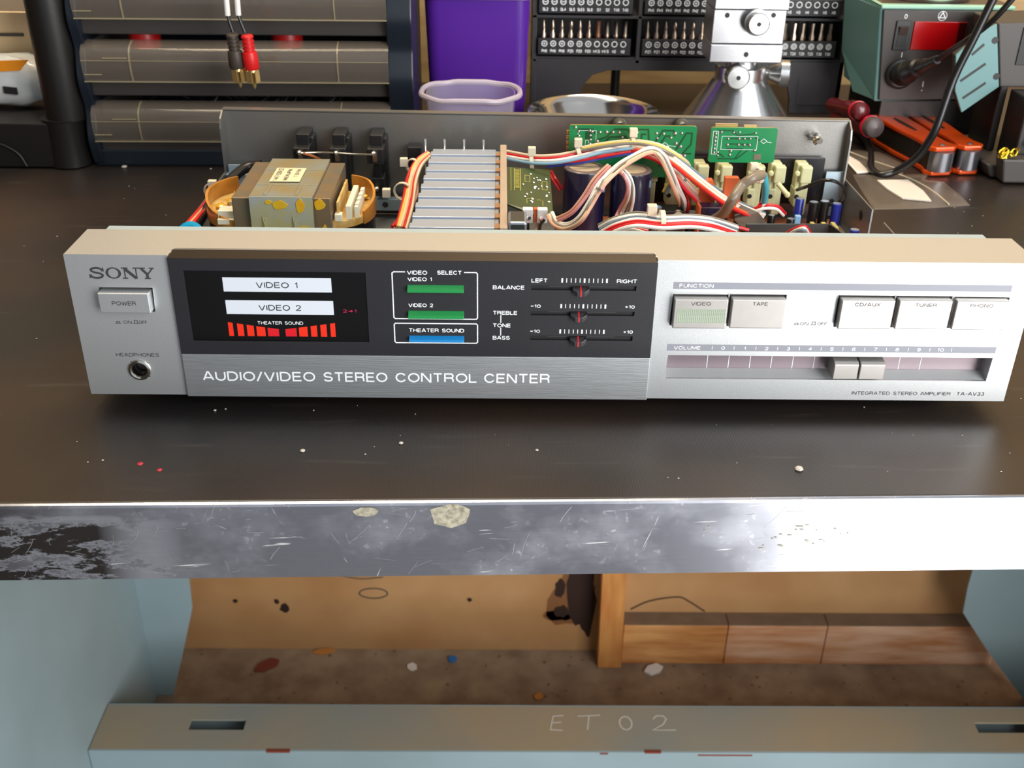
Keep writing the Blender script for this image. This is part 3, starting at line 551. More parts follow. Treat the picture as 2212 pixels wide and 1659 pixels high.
WIRES=[
 ('wire_loom',[('cream',0.95,[(-209,2347,565),(-37,2210,577),(102,2157,598),(243,2184,617),(391,2207,647),(582,2220,679)]),('red',0.95,[(-216,2305,559),(-40,2135,584),(98,2093,601),(242,2126,619),(387,2143,650),(576,2158,680)]),('white',0.95,[(-216,2258,559),(-43,2097,581),(100,2048,599),(244,2081,618),(385,2083,654),(574,2111,677)]),('sky',0.95,[(-219,2195,564),(-47,2047,579),(99,1996,598),(242,2009,624),(385,2049,651),(567,2033,684)])]),
 ('wire_loom',[('red',0.95,[(45,2197,556),(243,2129,601),(416,2163,625),(573,2143,660)]),('white',0.95,[(47,2184,545),(246,2118,589),(421,2166,614),(582,2164,642)]),('red',0.95,[(44,2092,561),(241,2045,599),(410,2040,635),(570,2053,662)]),('blue',0.95,[(47,2099,543),(243,2054,581),(417,2066,614),(574,2050,649)])]),
 ('wire_loom',[('cream',0.95,[(268,2175,643),(389,2155,675),(571,2126,705),(724,2063,702),(843,2054,644),(951,2169,536),(965,2335,399)]),('yellow',0.95,[(269,2141,644),(386,2121,677),(564,2054,715),(715,2032,702),(836,2032,643),(936,2140,538),(953,2330,403)]),('grey',0.95,[(267,2107,644),(383,2059,683),(562,2043,711),(710,1992,701),(830,2024,637),(924,2135,538),(947,2365,395)])]),
 ('wire_loom',[('steel',0.95,[(595,2248,659),(743,2136,664),(856,2045,618),(1003,1999,519),(1159,2014,404),(1298,2092,317),(1444,2074,258)]),('white',0.95,[(590,2231,656),(736,2119,661),(840,1999,624),(990,1973,516),(1146,1980,405),(1283,2043,323),(1433,2028,265)]),('cream',0.95,[(584,2171,662),(725,2070,664),(836,2000,616),(979,1950,517),(1136,1962,403),(1271,2015,321),(1426,2028,257)]),('white',0.95,[(580,2147,659),(723,2061,655),(826,1968,617),(968,1923,515),(1129,1945,397),(1265,2007,315),(1411,1975,263)]),('orange',0.95,[(569,2096,662),(709,2007,662),(811,1925,621),(952,1867,524),(1119,1921,397),(1252,1961,320),(1400,1940,263)]),('red',0.95,[(562,2052,662),(702,1974,660),(804,1907,617),(947,1871,516),(1106,1886,400),(1243,1933,318),(1394,1934,256)])]),
 ('wire_loom',[('cream',0.95,[(602,2273,626),(760,2214,595),(857,2105,535),(956,2028,449),(1050,2045,344),(1105,2083,243)]),('white',0.95,[(592,2204,634),(746,2149,603),(841,2065,539),(939,1986,454),(1043,2049,338),(1090,2059,245)]),('salmon',0.95,[(584,2176,632),(735,2129,601),(833,2053,536),(927,1958,455),(1026,2018,340),(1081,2056,240)]),('pink',0.95,[(576,2131,633),(728,2088,602),(818,2004,543),(918,1948,451),(1016,1993,341),(1064,2033,244)]),('red',0.95,[(568,2099,632),(718,2071,598),(808,1983,541),(903,1912,455),(1002,1968,342),(1053,2018,244)])]),
 ('wire_loom',[('pink',0.95,[(747,2203,655),(830,2158,620),(940,2260,560),(1000,2325,481),(1061,2488,357)]),('white',0.95,[(743,2211,642),(834,2200,597),(939,2271,544),(994,2366,462),(1055,2524,343)]),('grey',0.95,[(723,2118,656),(813,2087,617),(918,2190,556),(967,2283,482),(1030,2456,360)])]),
 ('ribbon_cable',[('white',0.95,[(64,1557,437),(84,1406,440),(127,1248,482),(181,1140,558),(235,1163,638),(290,1220,724),(399,1378,778),(503,1501,799),(617,1661,797),(686,1596,784),(757,1667,664),(837,1810,505),(911,1971,357),(925,2088,202)]),('white',0.95,[(57,1539,441),(81,1401,437),(128,1229,479),(185,1130,558),(238,1133,644),(299,1228,717),(400,1332,784),(505,1478,800),(612,1619,801),(679,1594,781),(751,1678,659),(827,1809,502),(897,1953,364),(917,2109,199)]),('grey',0.95,[(50,1530,436),(71,1359,443),(127,1195,483),(190,1121,557),(241,1126,645),(306,1218,716),(401,1314,784),(505,1453,801),(611,1592,799),(671,1576,782),(739,1650,664),(824,1816,497),(890,1948,361),(908,2102,200)]),('cream',0.95,[(42,1505,441),(67,1362,436),(125,1180,481),(192,1081,563),(252,1141,635),(306,1187,720),(408,1324,776),(506,1432,802),(608,1579,795),(661,1545,785),(731,1638,662),(810,1789,502),(880,1962,359),(902,2126,196)]),('salmon',0.95,[(33,1489,442),(61,1333,442),(126,1178,476),(196,1067,564),(254,1121,638),(311,1166,725),(407,1274,785),(506,1405,804),(605,1557,797),(657,1553,775),(722,1629,662),(799,1777,502),(870,1955,359),(892,2124,196)])]),
 ('ribbon_cable',[('salmon',0.95,[(83,1388,464),(152,1297,539),(218,1313,622),(276,1362,702),(362,1470,751)]),('pink',0.95,[(90,1366,458),(160,1269,538),(229,1288,620),(287,1325,702),(370,1436,754)])]),
 ('ribbon_cable',[('white',0.95,[(282,1147,720),(340,1337,736),(409,1461,741),(469,1410,723),(502,1401,657),(514,1436,561),(513,1516,457),(496,1484,402)]),('grey',0.95,[(287,1119,725),(343,1317,739),(408,1430,743),(461,1405,717),(493,1389,657),(502,1444,562),(493,1525,460),(478,1521,396)]),('white',0.95,[(292,1119,720),(349,1306,739),(409,1428,736),(451,1372,725),(483,1388,656),(487,1447,561),(476,1558,457),(451,1529,402)]),('pink',0.95,[(299,1115,719),(350,1274,743),(407,1404,735),(444,1359,722),(468,1366,663),(472,1463,561),(459,1582,457),(431,1566,397)])]),
 ('ribbon_cable',[('grey',1.0,[(275,914,599),(345,861,658),(453,823,702),(585,784,698),(727,799,699),(850,798,684),(1004,919,599)]),('white',1.0,[(277,895,595),(342,824,663),(451,786,703),(583,753,701),(721,763,702),(846,789,679),(996,889,603)]),('steel',1.0,[(279,838,604),(347,806,658),(449,772,698),(576,713,705),(716,746,698),(838,747,684),(987,856,603)]),('white',1.0,[(282,812,604),(345,760,662),(446,739,698),(571,689,702),(709,701,705),(832,734,680),(980,846,598)]),('red',1.0,[(284,784,604),(345,743,659),(445,714,696),(571,668,700),(706,684,701),(826,701,681),(975,827,596)]),('red',1.0,[(289,769,601),(348,703,662),(440,677,697),(565,642,699),(702,655,700),(821,685,679),(965,786,601)]),('white',1.0,[(292,732,602),(348,673,664),(436,633,703),(561,621,696),(701,644,695),(810,642,683),(958,761,602)])]),
 ('wire_loom',[('red',0.95,[(632,955,616),(784,970,617),(935,962,597),(1075,963,563)]),('white',0.95,[(620,847,619),(764,855,623),(912,871,598),(1052,889,556)])]),
 ('wire_loom',[('pink',0.95,[(335,869,584),(434,908,600),(536,923,577)]),('red',0.95,[(336,872,575),(433,890,595),(529,871,585)]),('white',0.95,[(335,820,583),(431,859,599),(523,849,581)])]),
 ('wire_loom',[('cream',0.95,[(-677,2186,578),(-727,2066,554),(-754,1938,500),(-758,1775,458),(-757,1570,441),(-766,1248,440)]),('red',0.95,[(-680,2198,577),(-736,2088,551),(-765,1956,498),(-769,1770,460),(-771,1566,444),(-777,1248,445)]),('tan',0.95,[(-686,2210,582),(-746,2110,552),(-779,1966,497),(-780,1771,461),(-785,1589,438),(-790,1269,441)]),('cream',0.95,[(-689,2227,580),(-752,2123,550),(-789,1966,504),(-791,1780,461),(-793,1588,442),(-801,1278,439)]),('yellow',0.95,[(-694,2237,580),(-764,2147,550),(-802,1998,495),(-806,1795,461),(-808,1596,445),(-814,1292,437)]),('red',0.95,[(-703,2261,579),(-771,2179,547),(-811,1988,501),(-815,1790,464),(-818,1602,443),(-824,1303,436)])]),
 ('wire_loom',[('salmon',0.95,[(-721,2267,521),(-754,2059,483),(-747,1844,439),(-776,1598,420),(-831,1299,422)]),('red',0.95,[(-743,2313,516),(-778,2083,481),(-771,1853,440),(-793,1615,425),(-850,1342,419)])]),
 ('wire_loom',[('red',0.95,[(82,2200,479),(107,2115,458),(150,2087,402)]),('red',0.95,[(64,2151,484),(88,2078,460),(131,2056,403)])]),
 ('wire_loom',[('red',0.95,[(769,2080,619),(830,1930,538),(911,1985,417),(934,1972,324),(909,2021,223)]),('white',0.95,[(742,2029,624),(802,1883,538),(884,1939,419),(915,1992,317),(899,2075,215)])]),
 ('wire_loom',[('black',0.95,[(-69,1561,400),(-75,1661,337),(-73,1680,283)]),('white',0.95,[(-79,1575,398),(-86,1653,338),(-86,1702,276)]),('red',0.95,[(-90,1587,396),(-99,1661,337),(-94,1699,277)])]),
 ('wire_loom',[('black',0.95,[(13,1525,399),(-1,1617,342),(-3,1683,279)]),('pink',0.95,[(6,1552,397),(-10,1634,340),(-14,1691,277)]),('white',0.95,[(0,1556,403),(-18,1659,336),(-26,1678,285)])]),
 ('wire_loom',[('red',0.95,[(1360,2055,295),(1417,2018,333),(1504,2031,323),(1577,2088,255)]),('white',0.95,[(1352,1994,300),(1411,1977,327),(1487,1991,319),(1552,2037,260)])]),
 ('wire_loom',[('white',0.95,[(1422,2011,363),(1398,2026,300),(1367,2036,236)]),('black',0.95,[(1421,2041,361),(1393,2042,299),(1358,2044,244)]),('red',0.95,[(1412,2048,363),(1386,2059,302),(1357,2074,239)])]),
 ('wire_loom',[('red',0.95,[(1293,1022,522),(1316,941,584),(1359,911,603),(1427,1024,522)]),('white',0.95,[(1297,1012,520),(1317,930,578),(1351,896,600),(1414,1007,521)]),('steel',0.95,[(1293,977,522),(1311,892,582),(1339,868,600),(1405,1001,517)])]),
 ('wire_loom',[('yellow',0.95,[(785,2097,384),(814,2127,424),(861,2112,462),(905,2065,497)]),('grey',0.95,[(796,2088,380),(824,2114,420),(864,2083,459),(902,2026,502)]),('steel',0.95,[(801,2060,384),(824,2079,425),(867,2053,458),(901,1983,504)])]),
 ('signal_cable',[('sheath',3.0,[(1049,1818,298),(1086,1675,399),(1114,1581,522),(1173,1658,576),(1237,1666,623),(1309,1749,616)])]),
 ('signal_cable',[('cyan',2.2,[(1331,1801,599),(1354,1831,542),(1379,1893,463),(1395,1957,382)])]),
 ('antenna_lead',[('black',1.1,[(1642,2138,396),(1669,2011,463),(1735,1959,515),(1801,1930,524),(1888,1992,464),(1921,2051,384),(1915,2153,304),(1895,2246,261)])]),
 ('power_lead',[('black',3.4,[(-1763,2273,476),(-1867,2258,460),(-1921,2042,442),(-1949,1783,417),(-1973,1583,396),(-1979,1388,383)])]),
 ('wire_loom',[('red',1.1,[(-1936,1836,443),(-1958,1700,420),(-1971,1493,419),(-1983,1270,418)]),('tan',1.1,[(-1957,1887,437),(-1971,1726,420),(-1986,1522,420),(-1999,1295,417)]),('red',1.1,[(-1975,1905,436),(-1990,1754,419),(-1996,1524,425),(-2013,1320,418)])]),
 ('earth_wire',[('tin',0.5,[(-1493,2196,582),(-1384,2237,574),(-1269,2213,579),(-1157,2228,569),(-1042,2197,576)])]),
 ('earth_wire',[('copper',0.9,[(-1478,2197,581),(-1429,2261,541),(-1390,2412,462)])]),
]
# ------------------------------------------------------------------ the amplifier
amp = thing('stereo_amplifier', 'long low silver and black stereo amplifier with its lid off on the mat', 'amplifier', (0, 0, 0))
Z0, Z1 = 8.0, 78.0
XR, UP = (1, 0, 0), (0, 0, 1)
# --- silver left and right face pieces (one folded front shell)
b = MB().use('silver')
b.plate(-215, -169.5, Z0, Z1, 0, 31, [(-202.6, -178.6, 50.6, 62.4), (-194.3, -186.3, 17, 25)], 9, False)
bt = [(53.1, 78.2), (79.0, 104.4), (127.9, 153.2), (153.9, 179.0), (179.8, 205.0)]
VX0, VX1 = 53.4, 204.3
b.plate(45.3, 215, Z0, Z1, 0, 31, [(p, q, 46.2, 61.7) for p, q in bt] + [(VX0, VX1, 18.7, 31.0, 8)], 9, False)
for z_ in (Z0, Z1): b.quad((-215, 0, z_), (-169.5, 0, z_), (-169.5, 4, z_), (45.3, 4, z_), (45.3, 0, z_), (215, 0, z_), (215, 31, z_), (-215, 31, z_))
for x_ in (-215, 215): b.quad((x_, 0, Z0), (x_, 31, Z0), (x_, 31, Z1), (x_, 0, Z1))
for x_ in (-169.5, 45.3): b.quad((x_, 0, Z0), (x_, 4, Z0), (x_, 4, Z1), (x_, 0, Z1))
b.quad((-169.5, 4, Z0), (45.3, 4, Z0), (45.3, 4, Z1), (-169.5, 4, Z1)); b.quad((-215, 31, Z0), (215, 31, Z0), (215, 31, Z1), (-215, 31, Z1))
fp = b.build('front_panel', amp, bevel=.5, seg=2)
b = MB().use('grey_print')
# serif maker's name
def serif(b, x0, z0, W, H):
    o = (x0, 0, z0)
    def rb(p, w_, th=.1): b.ribbon([(q[0] * H, q[1] * H) for q in p], [v * H for v in w_] if isinstance(w_, list) else w_ * H, o, XR, UP, th)
    def cat(P, n=5):
        Q = [P[0]] + P + [P[-1]]; out = []
        for i in range(1, len(Q) - 2):
            for k in range(n):
                t = k / n; f = lambda j: .5 * (2 * Q[i][j] + (Q[i + 1][j] - Q[i - 1][j]) * t + (2 * Q[i - 1][j] - 5 * Q[i][j] + 4 * Q[i + 1][j] - Q[i + 2][j]) * t * t + (3 * Q[i][j] - Q[i - 1][j] - 3 * Q[i + 1][j] + Q[i + 2][j]) * t ** 3)
                out.append((f(0), f(1)))
        return out + [P[-1]]
    q = W / H; sx = lambda v: v * q
    s_ = cat([(sx(.205), .66), (sx(.19), .84), (sx(.13), .93), (sx(.06), .88), (sx(.035), .73), (sx(.075), .57), (sx(.16), .46), (sx(.205), .31), (sx(.18), .13), (sx(.11), .06), (sx(.045), .13), (sx(.02), .33)])
    rb(s_, .17); rb([(sx(.222), .62), (sx(.222), .98)], .09); rb([(sx(.008), .02), (sx(.008), .38)], .09)
    cx, rx, ry = sx(.37), sx(.118), .5
    ps = []; pi = []
    for k in range(28):
        t = 2 * math.pi * k / 28; ps.append((cx + rx * math.cos(t), .5 + ry * math.sin(t))); pi.append((cx + (rx - .22) * math.cos(t), .5 + (ry - .1) * math.sin(t)))
    O = Vector(o); vs = [O + Vector((p[0] * H, -.1, p[1] * H)) for p in ps + pi]; b.add(vs, [(k, (k + 1) % 28, 28 + (k + 1) % 28, 28 + k) for k in range(28)])
    rb([(sx(.545), .03), (sx(.545), .97)], .10); rb([(sx(.72), .0), (sx(.72), .97)], .10)
    rb([(sx(.545), .93), (sx(.71), .06)], .26, .11)
    for a, c, z in ((.50, .60, .95), (.505, .585, .05), (.675, .765, .95)): rb([(sx(a), z), (sx(c), z)], .10, .12)
    rb([(sx(.80), .93), (sx(.885), .42)], .22); rb([(sx(.885), .5), (sx(.885), .04)], .22, .11); rb([(sx(.975), .93), (sx(.895), .42)], .11, .12)
    for a, c, z in ((.765, .865, .95), (.925, 1.0, .95), (.84, .93, .05)): rb([(sx(a), z), (sx(c), z)], .10, .13)
serif(b, -205.2, 66.6, 28.8, 5.4)
b.build('maker_lettering', fp); b = MB().use('grey_print')
b.ft('ON', -194.0, -190.2, 44.6, 46.2, 0); b.ft('OFF', -187.0, -183.2, 44.6, 46.2, 0)
def onoff(b, x, z, h, y=0):
    b.ribbon([(0, 0), (2.6, 0)], .25, (x, y, z), XR, UP); b.ribbon([(.6, 0), (.6, h), (2.0, h), (2.0, 0)], .25, (x, y, z), XR, UP)
onoff(b, -197.6, 44.8, .8); onoff(b, -190.0 + .4, 44.8, 1.5)
b.build('switch_lettering', fp); b = MB().use('grey_print')
b.ft('HEADPHONES', -200.0, -180.3, 27.9, 29.7, 0)
b.build('jack_lettering', fp); b = MB().use('grey_print')
b.ft('ON', 112.4, 116.2, 46.9, 48.5, 0); b.ft('OFF', 120.4, 124.7, 46.9, 48.5, 0); onoff(b, 109.5, 47.1, .8); onoff(b, 117.3, 47.1, 1.5)
b.build('switch_lettering', fp); b = MB().use('grey_print')
b.ft('INTEGRATED STEREO AMPLIFIER', 142.0, 188.9, 10.9, 12.7, 0); b.ft('TA-AV33', 191.7, 204.9, 10.9, 12.8, 0)
b.build('model_lettering', fp)
b = MB().use('print_grey_band')
b.ribbon([(53.1, 65.9), (204.9, 65.9)], 3.3, (0, 0, 0), XR, UP, .05); b.ribbon([(52.9, 35.0), (205, 35.0)], 3.3, (0, 0, 0), XR, UP, .05)
b.build('grey_band', fp)
b = MB().use('white_print')
b.ft('FUNCTION', 55.8, 71.1, 65.0, 66.8, 0, .01, .12); b.ft('VOLUME', 56.0, 68.3, 34.0, 35.8, 0, .01, .12)
for k in range(12): b.ribbon([(73.7 + 10.06 * k, 34.1), (73.7 + 10.06 * k, 35.8)], .25, (0, 0, 0), XR, UP, .12)
for k in range(11):
    t = str(k); w_ = 1.7 if k < 10 else 3.0
    if k == 1: w_ = .8
    b.ft(t, 78.7 + 10.06 * k - w_ / 2, 78.7 + 10.06 * k + w_ / 2, 34.05, 35.8, 0, .01, .12)
b.build('white_lettering', fp)
# --- volume channel and slider
b = MB().use('slot_back'); b.quad((VX0, 8, 20.3), (VX1, 8, 20.3), (VX1, 8, 31), (VX0, 8, 31))
b.use('slot_shelf').quad((VX0, 7.9, 20.4), (VX1, 7.9, 20.4), (VX1, 1.0, 18.75), (VX0, 1.0, 18.75))
b.use('white_print')
for k in range(12):
    if k != 11: b.ribbon([(73.9 + 10.1 * k, 20.5), (73.9 + 10.1 * k, 31)], .3, (0, 8, 0), XR, UP, .1)
b.build('volume_channel', amp)
def knob(x0, x1, m, name):
    b = MB().use(m); b.prism([(x0, -3, 20.6), (x0, -3, 28.2), (x0, -1.6, 29.2), (x0, 7.8, 30.6), (x0, 7.8, 20.6)], (x1 - x0, 0, 0)); return b.build(name, amp, bevel=.35)
knob(130.6, 142.0, 'key_silver', 'volume_slider'); knob(142.7, 154.3, 'key_silver', 'volume_slider')
# --- push buttons
def button(x0, x1, z0, z1, y0, name, txt, tx, tz, m='key_silver'):
    b = MB().use(m); b.box(x0, x1, y0, 8, z0, z1); k = b.build(name, amp, bevel=.45)
    t = MB().use('grey_print'); t.ft(txt, tx[0], tx[1], tz[0], tz[1], y0); t.build('lettering', k); return k
button(-201.9, -179.4, 51.6, 61.2, -4, 'power_button', 'POWER', (-196, -185.4), (55.5, 57.5), 'silver')
kv = button(53.7, 77.7, 46.6, 61.0, -4, 'function_button', 'VIDEO', (61.1, 70.0), (58.1, 59.8))
button(79.4, 103.6, 46.9, 61.1, -4, 'function_button', 'TAPE', (88.6, 95.4), (58.2, 59.9))
button(128.4, 152.4, 47.0, 61.2, -4, 'function_button', 'CD/AUX', (134.4, 145.8), (58.4, 60.1))
button(154.2, 178.1, 47.1, 61.3, -4, 'function_button', 'TUNER', (161.4, 171.1), (58.4, 60.1))
button(180.0, 203.9, 47.1, 61.3, -4, 'function_button', 'PHONO', (186.2, 196.5), (58.4, 60.0))
b = MB().use('dot_green'); b.ribbon([(54.9, 52.75), (77.0, 52.75)], 6.9, (0, -4, 0), XR, UP, .04); b.use('dot_dark')
for i in range(26):
    for j in range(10):
        x = 55.3 + 21.3 * i / 25; z = 49.7 + 6.1 * j / 9; b.box(x - .17, x + .17, -4.12, -4.0, z - .17, z + .17)
b.build('dot_pattern', kv)
b = MB().use('chrome'); b.lathe((-190.3, 4, 21.05), (0, -1, 0), [(0, 3.1), (4.0, 3.1), (4.9, 3.5), (5.2, 4.2), (4.9, 5.0), (4.0, 5.3)], 32, False)
jk = b.build('headphone_jack', amp); b = MB().use('slot_dark'); b.lathe((-190.3, 3.5, 21.05), (0, -1, 0), [(-2, .4), (-2, 3.2), (.6, 3.2)], 20, False); b.build('jack_socket', jk)
# --- black centre module
b = MB().use('panel_black'); HY = -1.5
sl = [(-10.2, 36.5, 63.7, 66.0), (-10.2, 36.5, 51.3, 53.5), (-10.2, 36.4, 38.8, 41.1)]
b.plate(-169.6, 45.3, 30.2, 77.2, HY, 4, [(a, c, d, e, 2.2) for a, c, d, e in sl] + [(-163.2, -83.4, 37.0, 71.4, .7)])
b.use('chamfer').add([(-169.6, HY, 77.2), (45.3, HY, 77.2), (43.6, 4.6, 78.9), (-167.9, 4.6, 78.9), (-169.6, 6, 77.9), (45.3, 6, 77.9), (43.6, 6, 78.9), (-167.9, 6, 78.9)],
    [(0, 1, 2, 3), (2, 6, 7, 3), (1, 5, 6, 2), (0, 3, 7, 4)])
cp = b.build('control_panel', amp, bevel=.15, seg=1)
b = MB().use('silver'); b.box(-167.9, 43.6, 4.7, 5.1, 78.7, 79.05); b.build('bright_edge', cp)
b = MB().use('brushed'); b.box(-169.5, 45.3, HY - .15, 3, 8.0, 30.2); tb = b.build('title_bar', amp, bevel=.25)
b = MB().use('white_print')
for t, x0, x1 in (('AUDIO/VIDEO', -161.3, -109.3), ('STEREO', -105.6, -75.9), ('CONTROL', -72.2, -34.3), ('CENTER', -31.1, -.5)): b.ft(t, x0, x1, 16.5, 21.5, HY - .15, .006, .1)
b.build('title_lettering', tb)
b = MB().use('window_black'); b.box(-163.15, -83.45, HY + .55, 1, 37.05, 71.35); dw = b.build('display_window', amp, bevel=.2)
wy = HY + .55
for (x0, x1, z0, z1, t, a, c, d, e) in ((-146.7, -98.8, 61.4, 68.2, 'VIDEO 1', -132.1, -113.7, 63.3, 66.1), (-146.6, -98.6, 50.4, 57.2, 'VIDEO 2', -132.0, -113.0, 52.3, 55.1)):
    p = one('display_label', 'label_white', lambda b: b.box(x0, x1, wy - .15, wy, z0, z1), dw)
b = MB().use('ink'); b.ft('VIDEO 1', -132.1, -113.7, 63.3, 66.1, wy - .15); b.ft('VIDEO 2', -132.0, -113.0, 52.3, 55.1, wy - .15)
b.use('white_print').ft('THEATER SOUND', -133.4, -112.8, 45.3, 46.9, wy)
b.use('magenta_print').ft('2', -94.4, -92.7, 51.6, 53.1, wy); b.ft('1', -89.2, -88.5, 51.6, 53.1, wy); b.ribbon([(-92.0, 52.3), (-90.3, 52.3)], .3, (0, wy, 0), XR, UP)
b.add([(-90.9, wy - .12, 52.9), (-90.9, wy - .12, 51.7), (-89.9, wy - .12, 52.3)], [(0, 1, 2)])
b.build('window_lettering', dw)
bars = [(-146.7, -144.6), (-142.7, -139.9), (-138.4, -135.3), (-134.1, -130.2), (-129.1, -124.1), (-121.1, -116.1), (-115.0, -111.1), (-109.6, -106.8), (-105.2, -102.4), (-100.7, -98.5)]
for i, (x0, x1) in enumerate(bars):
    f = lambda x: 39.4 + 3.5 + 3.4 * (abs(x + 122.6) / 24.0) ** 1.1
    b = MB().use('red_bar_dark' if i in (4, 5) else 'red_bar'); b.prism([(x0, wy - .1, 39.4), (x1, wy - .1, 39.4), (x1, wy - .1, f(x1)), (x0, wy - .1, f(x0))], (0, .1, 0)); b.build('level_bar', dw)
b = MB().use('white_print')
def P(pts, w_=.5, closed=False): b.ribbon(pts, w_, (0, HY, 0), XR, UP, .08, closed)
P([(-65.9, 71.85), (-71.0, 71.85), (-71.7, 71.2), (-71.7, 49.7), (-71.1, 49.1), (-34.7, 49.1), (-34.1, 49.7), (-34.1, 71.2), (-34.7, 71.85), (-40.0, 71.85)])
P([(-71.1, 46.8), (-71.7, 46.2), (-71.7, 37.6), (-71.1, 37.0), (-34.7, 37.0), (-34.1, 37.6), (-34.1, 46.2), (-34.7, 46.8)], .5, True)
for t, x0, x1, z0, z1 in (('VIDEO', -65.1, -56.2, 70.6, 72.5), ('SELECT', -51.9, -41.0, 70.7, 72.6), ('VIDEO 1', -65.0, -54.2, 67.5, 69.3), ('VIDEO 2', -65.0, -53.9, 54.9, 56.7),
        ('THEATER SOUND', -65.2, -40.1, 42.4, 44.3), ('BALANCE', -27.3, -13.2, 63.9, 65.8), ('TREBLE', -27.2, -16.2, 51.5, 53.4), ('TONE', -27.2, -19.1, 45.2, 47.1), ('BASS', -27.2, -19.4, 39.0, 40.9),
        ('LEFT', -10.2, -3.1, 67.4, 69.3), ('RIGHT', 27.6, 36.6, 67.4, 69.3), ('-10', -10.2, -5.8, 55.1, 56.7), ('+10', 32.0, 36.4, 55.1, 56.7), ('-10', -10.2, -5.8, 42.6, 44.2), ('+10', 32.0, 36.4, 42.6, 44.2)):
    if t in ('-10',): P([(x0, (z0 + z1) / 2), (x0 + 1.2, (z0 + z1) / 2)], .4); b.ft('10', x0 + 1.6, x1, z0, z1, HY, .02)
    else: b.ft(t, x0, x1, z0, z1, HY, .02)
P([(-23.6, 51.3), (-23.6, 47.4)], .4); P([(-23.6, 45.0), (-23.6, 41.1)], .4)
for z0 in (67.5, 55.0, 42.4):
    for k in range(11): P([(3.4 + 1.98 * k, z0), (3.4 + 1.98 * k, z0 + 2.0)], .75 if k in (0, 5, 10) else .33)
b.build('lettering', cp)
for z0, z1, m in ((62.7, 65.7, 'green_key'), (49.9, 53.1, 'green_key'), (38.2, 40.7, 'blue_key')):
    b = MB().use(m); b.prism([(-65.1, HY, z0), (-65.1, HY - 2.2, z0 + .1), (-65.1, HY - 2.0, z0 + (z1 - z0) * .5), (-65.1, HY, z1)], (24.9, 0, 0)); b.build('select_button', amp, bevel=.1)
for (x, z), (a, c, d, e) in zip(((11.8, 64.0), (11.4, 51.6), (11.6, 39.3)), sl):
    b = MB().use('slot_dark'); b.box(a, c, HY + 1.2, HY + 2.2, d, e); b.use('grey_print').box(-2.4, 28.4, HY + .95, HY + 1.25, e - .9, e - .55); ch = b.build('slider_channel', amp)
    b = MB().use('knob_dark'); b.prism([(x - 3.8, HY - 1.2, z + .9), (x - 1.6, HY - 2.6, z - .2), (x + 1.6, HY - 2.6, z - .2), (x + 3.8, HY - 1.2, z + .9), (x + 3.8, HY + 1.3, z + 1.4), (x - 3.8, HY + 1.3, z + 1.4)], (0, 0, -2.3))
    kn = b.build('slider_knob', amp, bevel=.2); b = MB().use('red_line'); b.box(x - .25, x + .25, HY - 2.75, HY - 2.4, z - 2.3, z + .0)
    b.add([(x - .25, HY - 2.7, z + .05), (x + .25, HY - 2.7, z + .05), (x + .25, HY + 1.0, z + 1.55), (x - .25, HY + 1.0, z + 1.55)], [(0, 1, 2, 3)]); b.build('red_pointer', kn)
# --- chassis
b = MB().use('chassis_floor'); b.box(-204, 202, 31.5, 246, 8, 9); b.build('chassis_floor', amp)
b = MB().use('zinc'); b.box(-208.5, 205.8, 31.2, 41, 74.6, 76); b.box(-208.5, 205.8, 31.2, 32.2, 9, 74.6); b.box(-208.5, 205.8, 40.2, 41, 66, 74.6); b.build('front_bracket', amp, bevel=.3)
b = MB().use('galvanised')
def wallpc(x, y0, y1, z1): b.box(x - .5, x + .5, y0, y1, 8, z1)
wallpc(-204.6, 41, 252, 37.5); b.build('side_rail', amp, bevel=.2); b = MB().use('galvanised'); wallpc(202.8, 181, 243, 38.5)
b.use('slot_dark').lathe((202.25, 198.4, 28.7), (-1, 0, 0), [(0, 3.2), (.08, 3.2)], 16); b.build('side_rail', amp); b = MB().use('galvanised')
b.prism([(202.3, 159.7, 8), (202.3, 159.7, 38.4), (202.3, 120, 38.4), (202.3, 41, 38), (202.3, 41, 8)], (1, 0, 0))
b.build('side_rail', amp, bevel=.2)
b = MB().use('galvanised'); A = Vector((-204.7, 253.3, 0)); Bv = Vector((200.9, 243.1, 0)); dr = (Bv - A).normalized(); nr = Vector((dr.y, -dr.x, 0))
def panelbox(u0, u1, z0, z1, d0, d1):
    p = [A + dr * u + nr * d for u, d in ((u0, d0), (u1, d0), (u1, d1), (u0, d1))]; b.prism([(q.x, q.y, z0) for q in p], (0, 0, z1 - z0))
LN = (Bv - A).length
panelbox(0, LN, 8, 76, -1, 0); panelbox(0, LN, 75.2, 76.4, -6, 0)
for u in (0, LN - 1):
    p = A + dr * u; b.prism([(p.x, p.y, 9), (p.x, p.y, 76), (p.x + nr.x * 7, p.y + nr.y * 7, 72), (p.x + nr.x * 9, p.y + nr.y * 9, 66), (p.x + nr.x * 9, p.y + nr.y * 9, 9)], dr)
bp = b.build('back_panel', amp, bevel=.3)
b = MB().use('zinc')
b.box(-203.6, -188, 248, 249.2, 20, 36); b.box(-204, -188, 243, 249, 35.2, 36.2); b.box(-202.5, -190, 245.5, 246.7, 26, 42); b.build('corner_tab', amp, bevel=.2)
b = MB().use('zinc'); b.box(189, 202, 238, 239.2, 14, 44); b.use('grey_print').lathe((195, 237.9, 24), (0, -1, 0), [(0, 2.0), (.8, 1.6)], 12); b.build('corner_tab', amp)
b = MB().use('zinc'); b.box(-118, -86, 240, 246, 20.5, 21.5); b.box(-118, -86, 239, 240, 14, 21.5); b.use('grey_print').lathe((-100, 238.9, 18), (0, -1, 0), [(0, 2.0), (1, 1.6)], 12); b.build('corner_tab', amp)
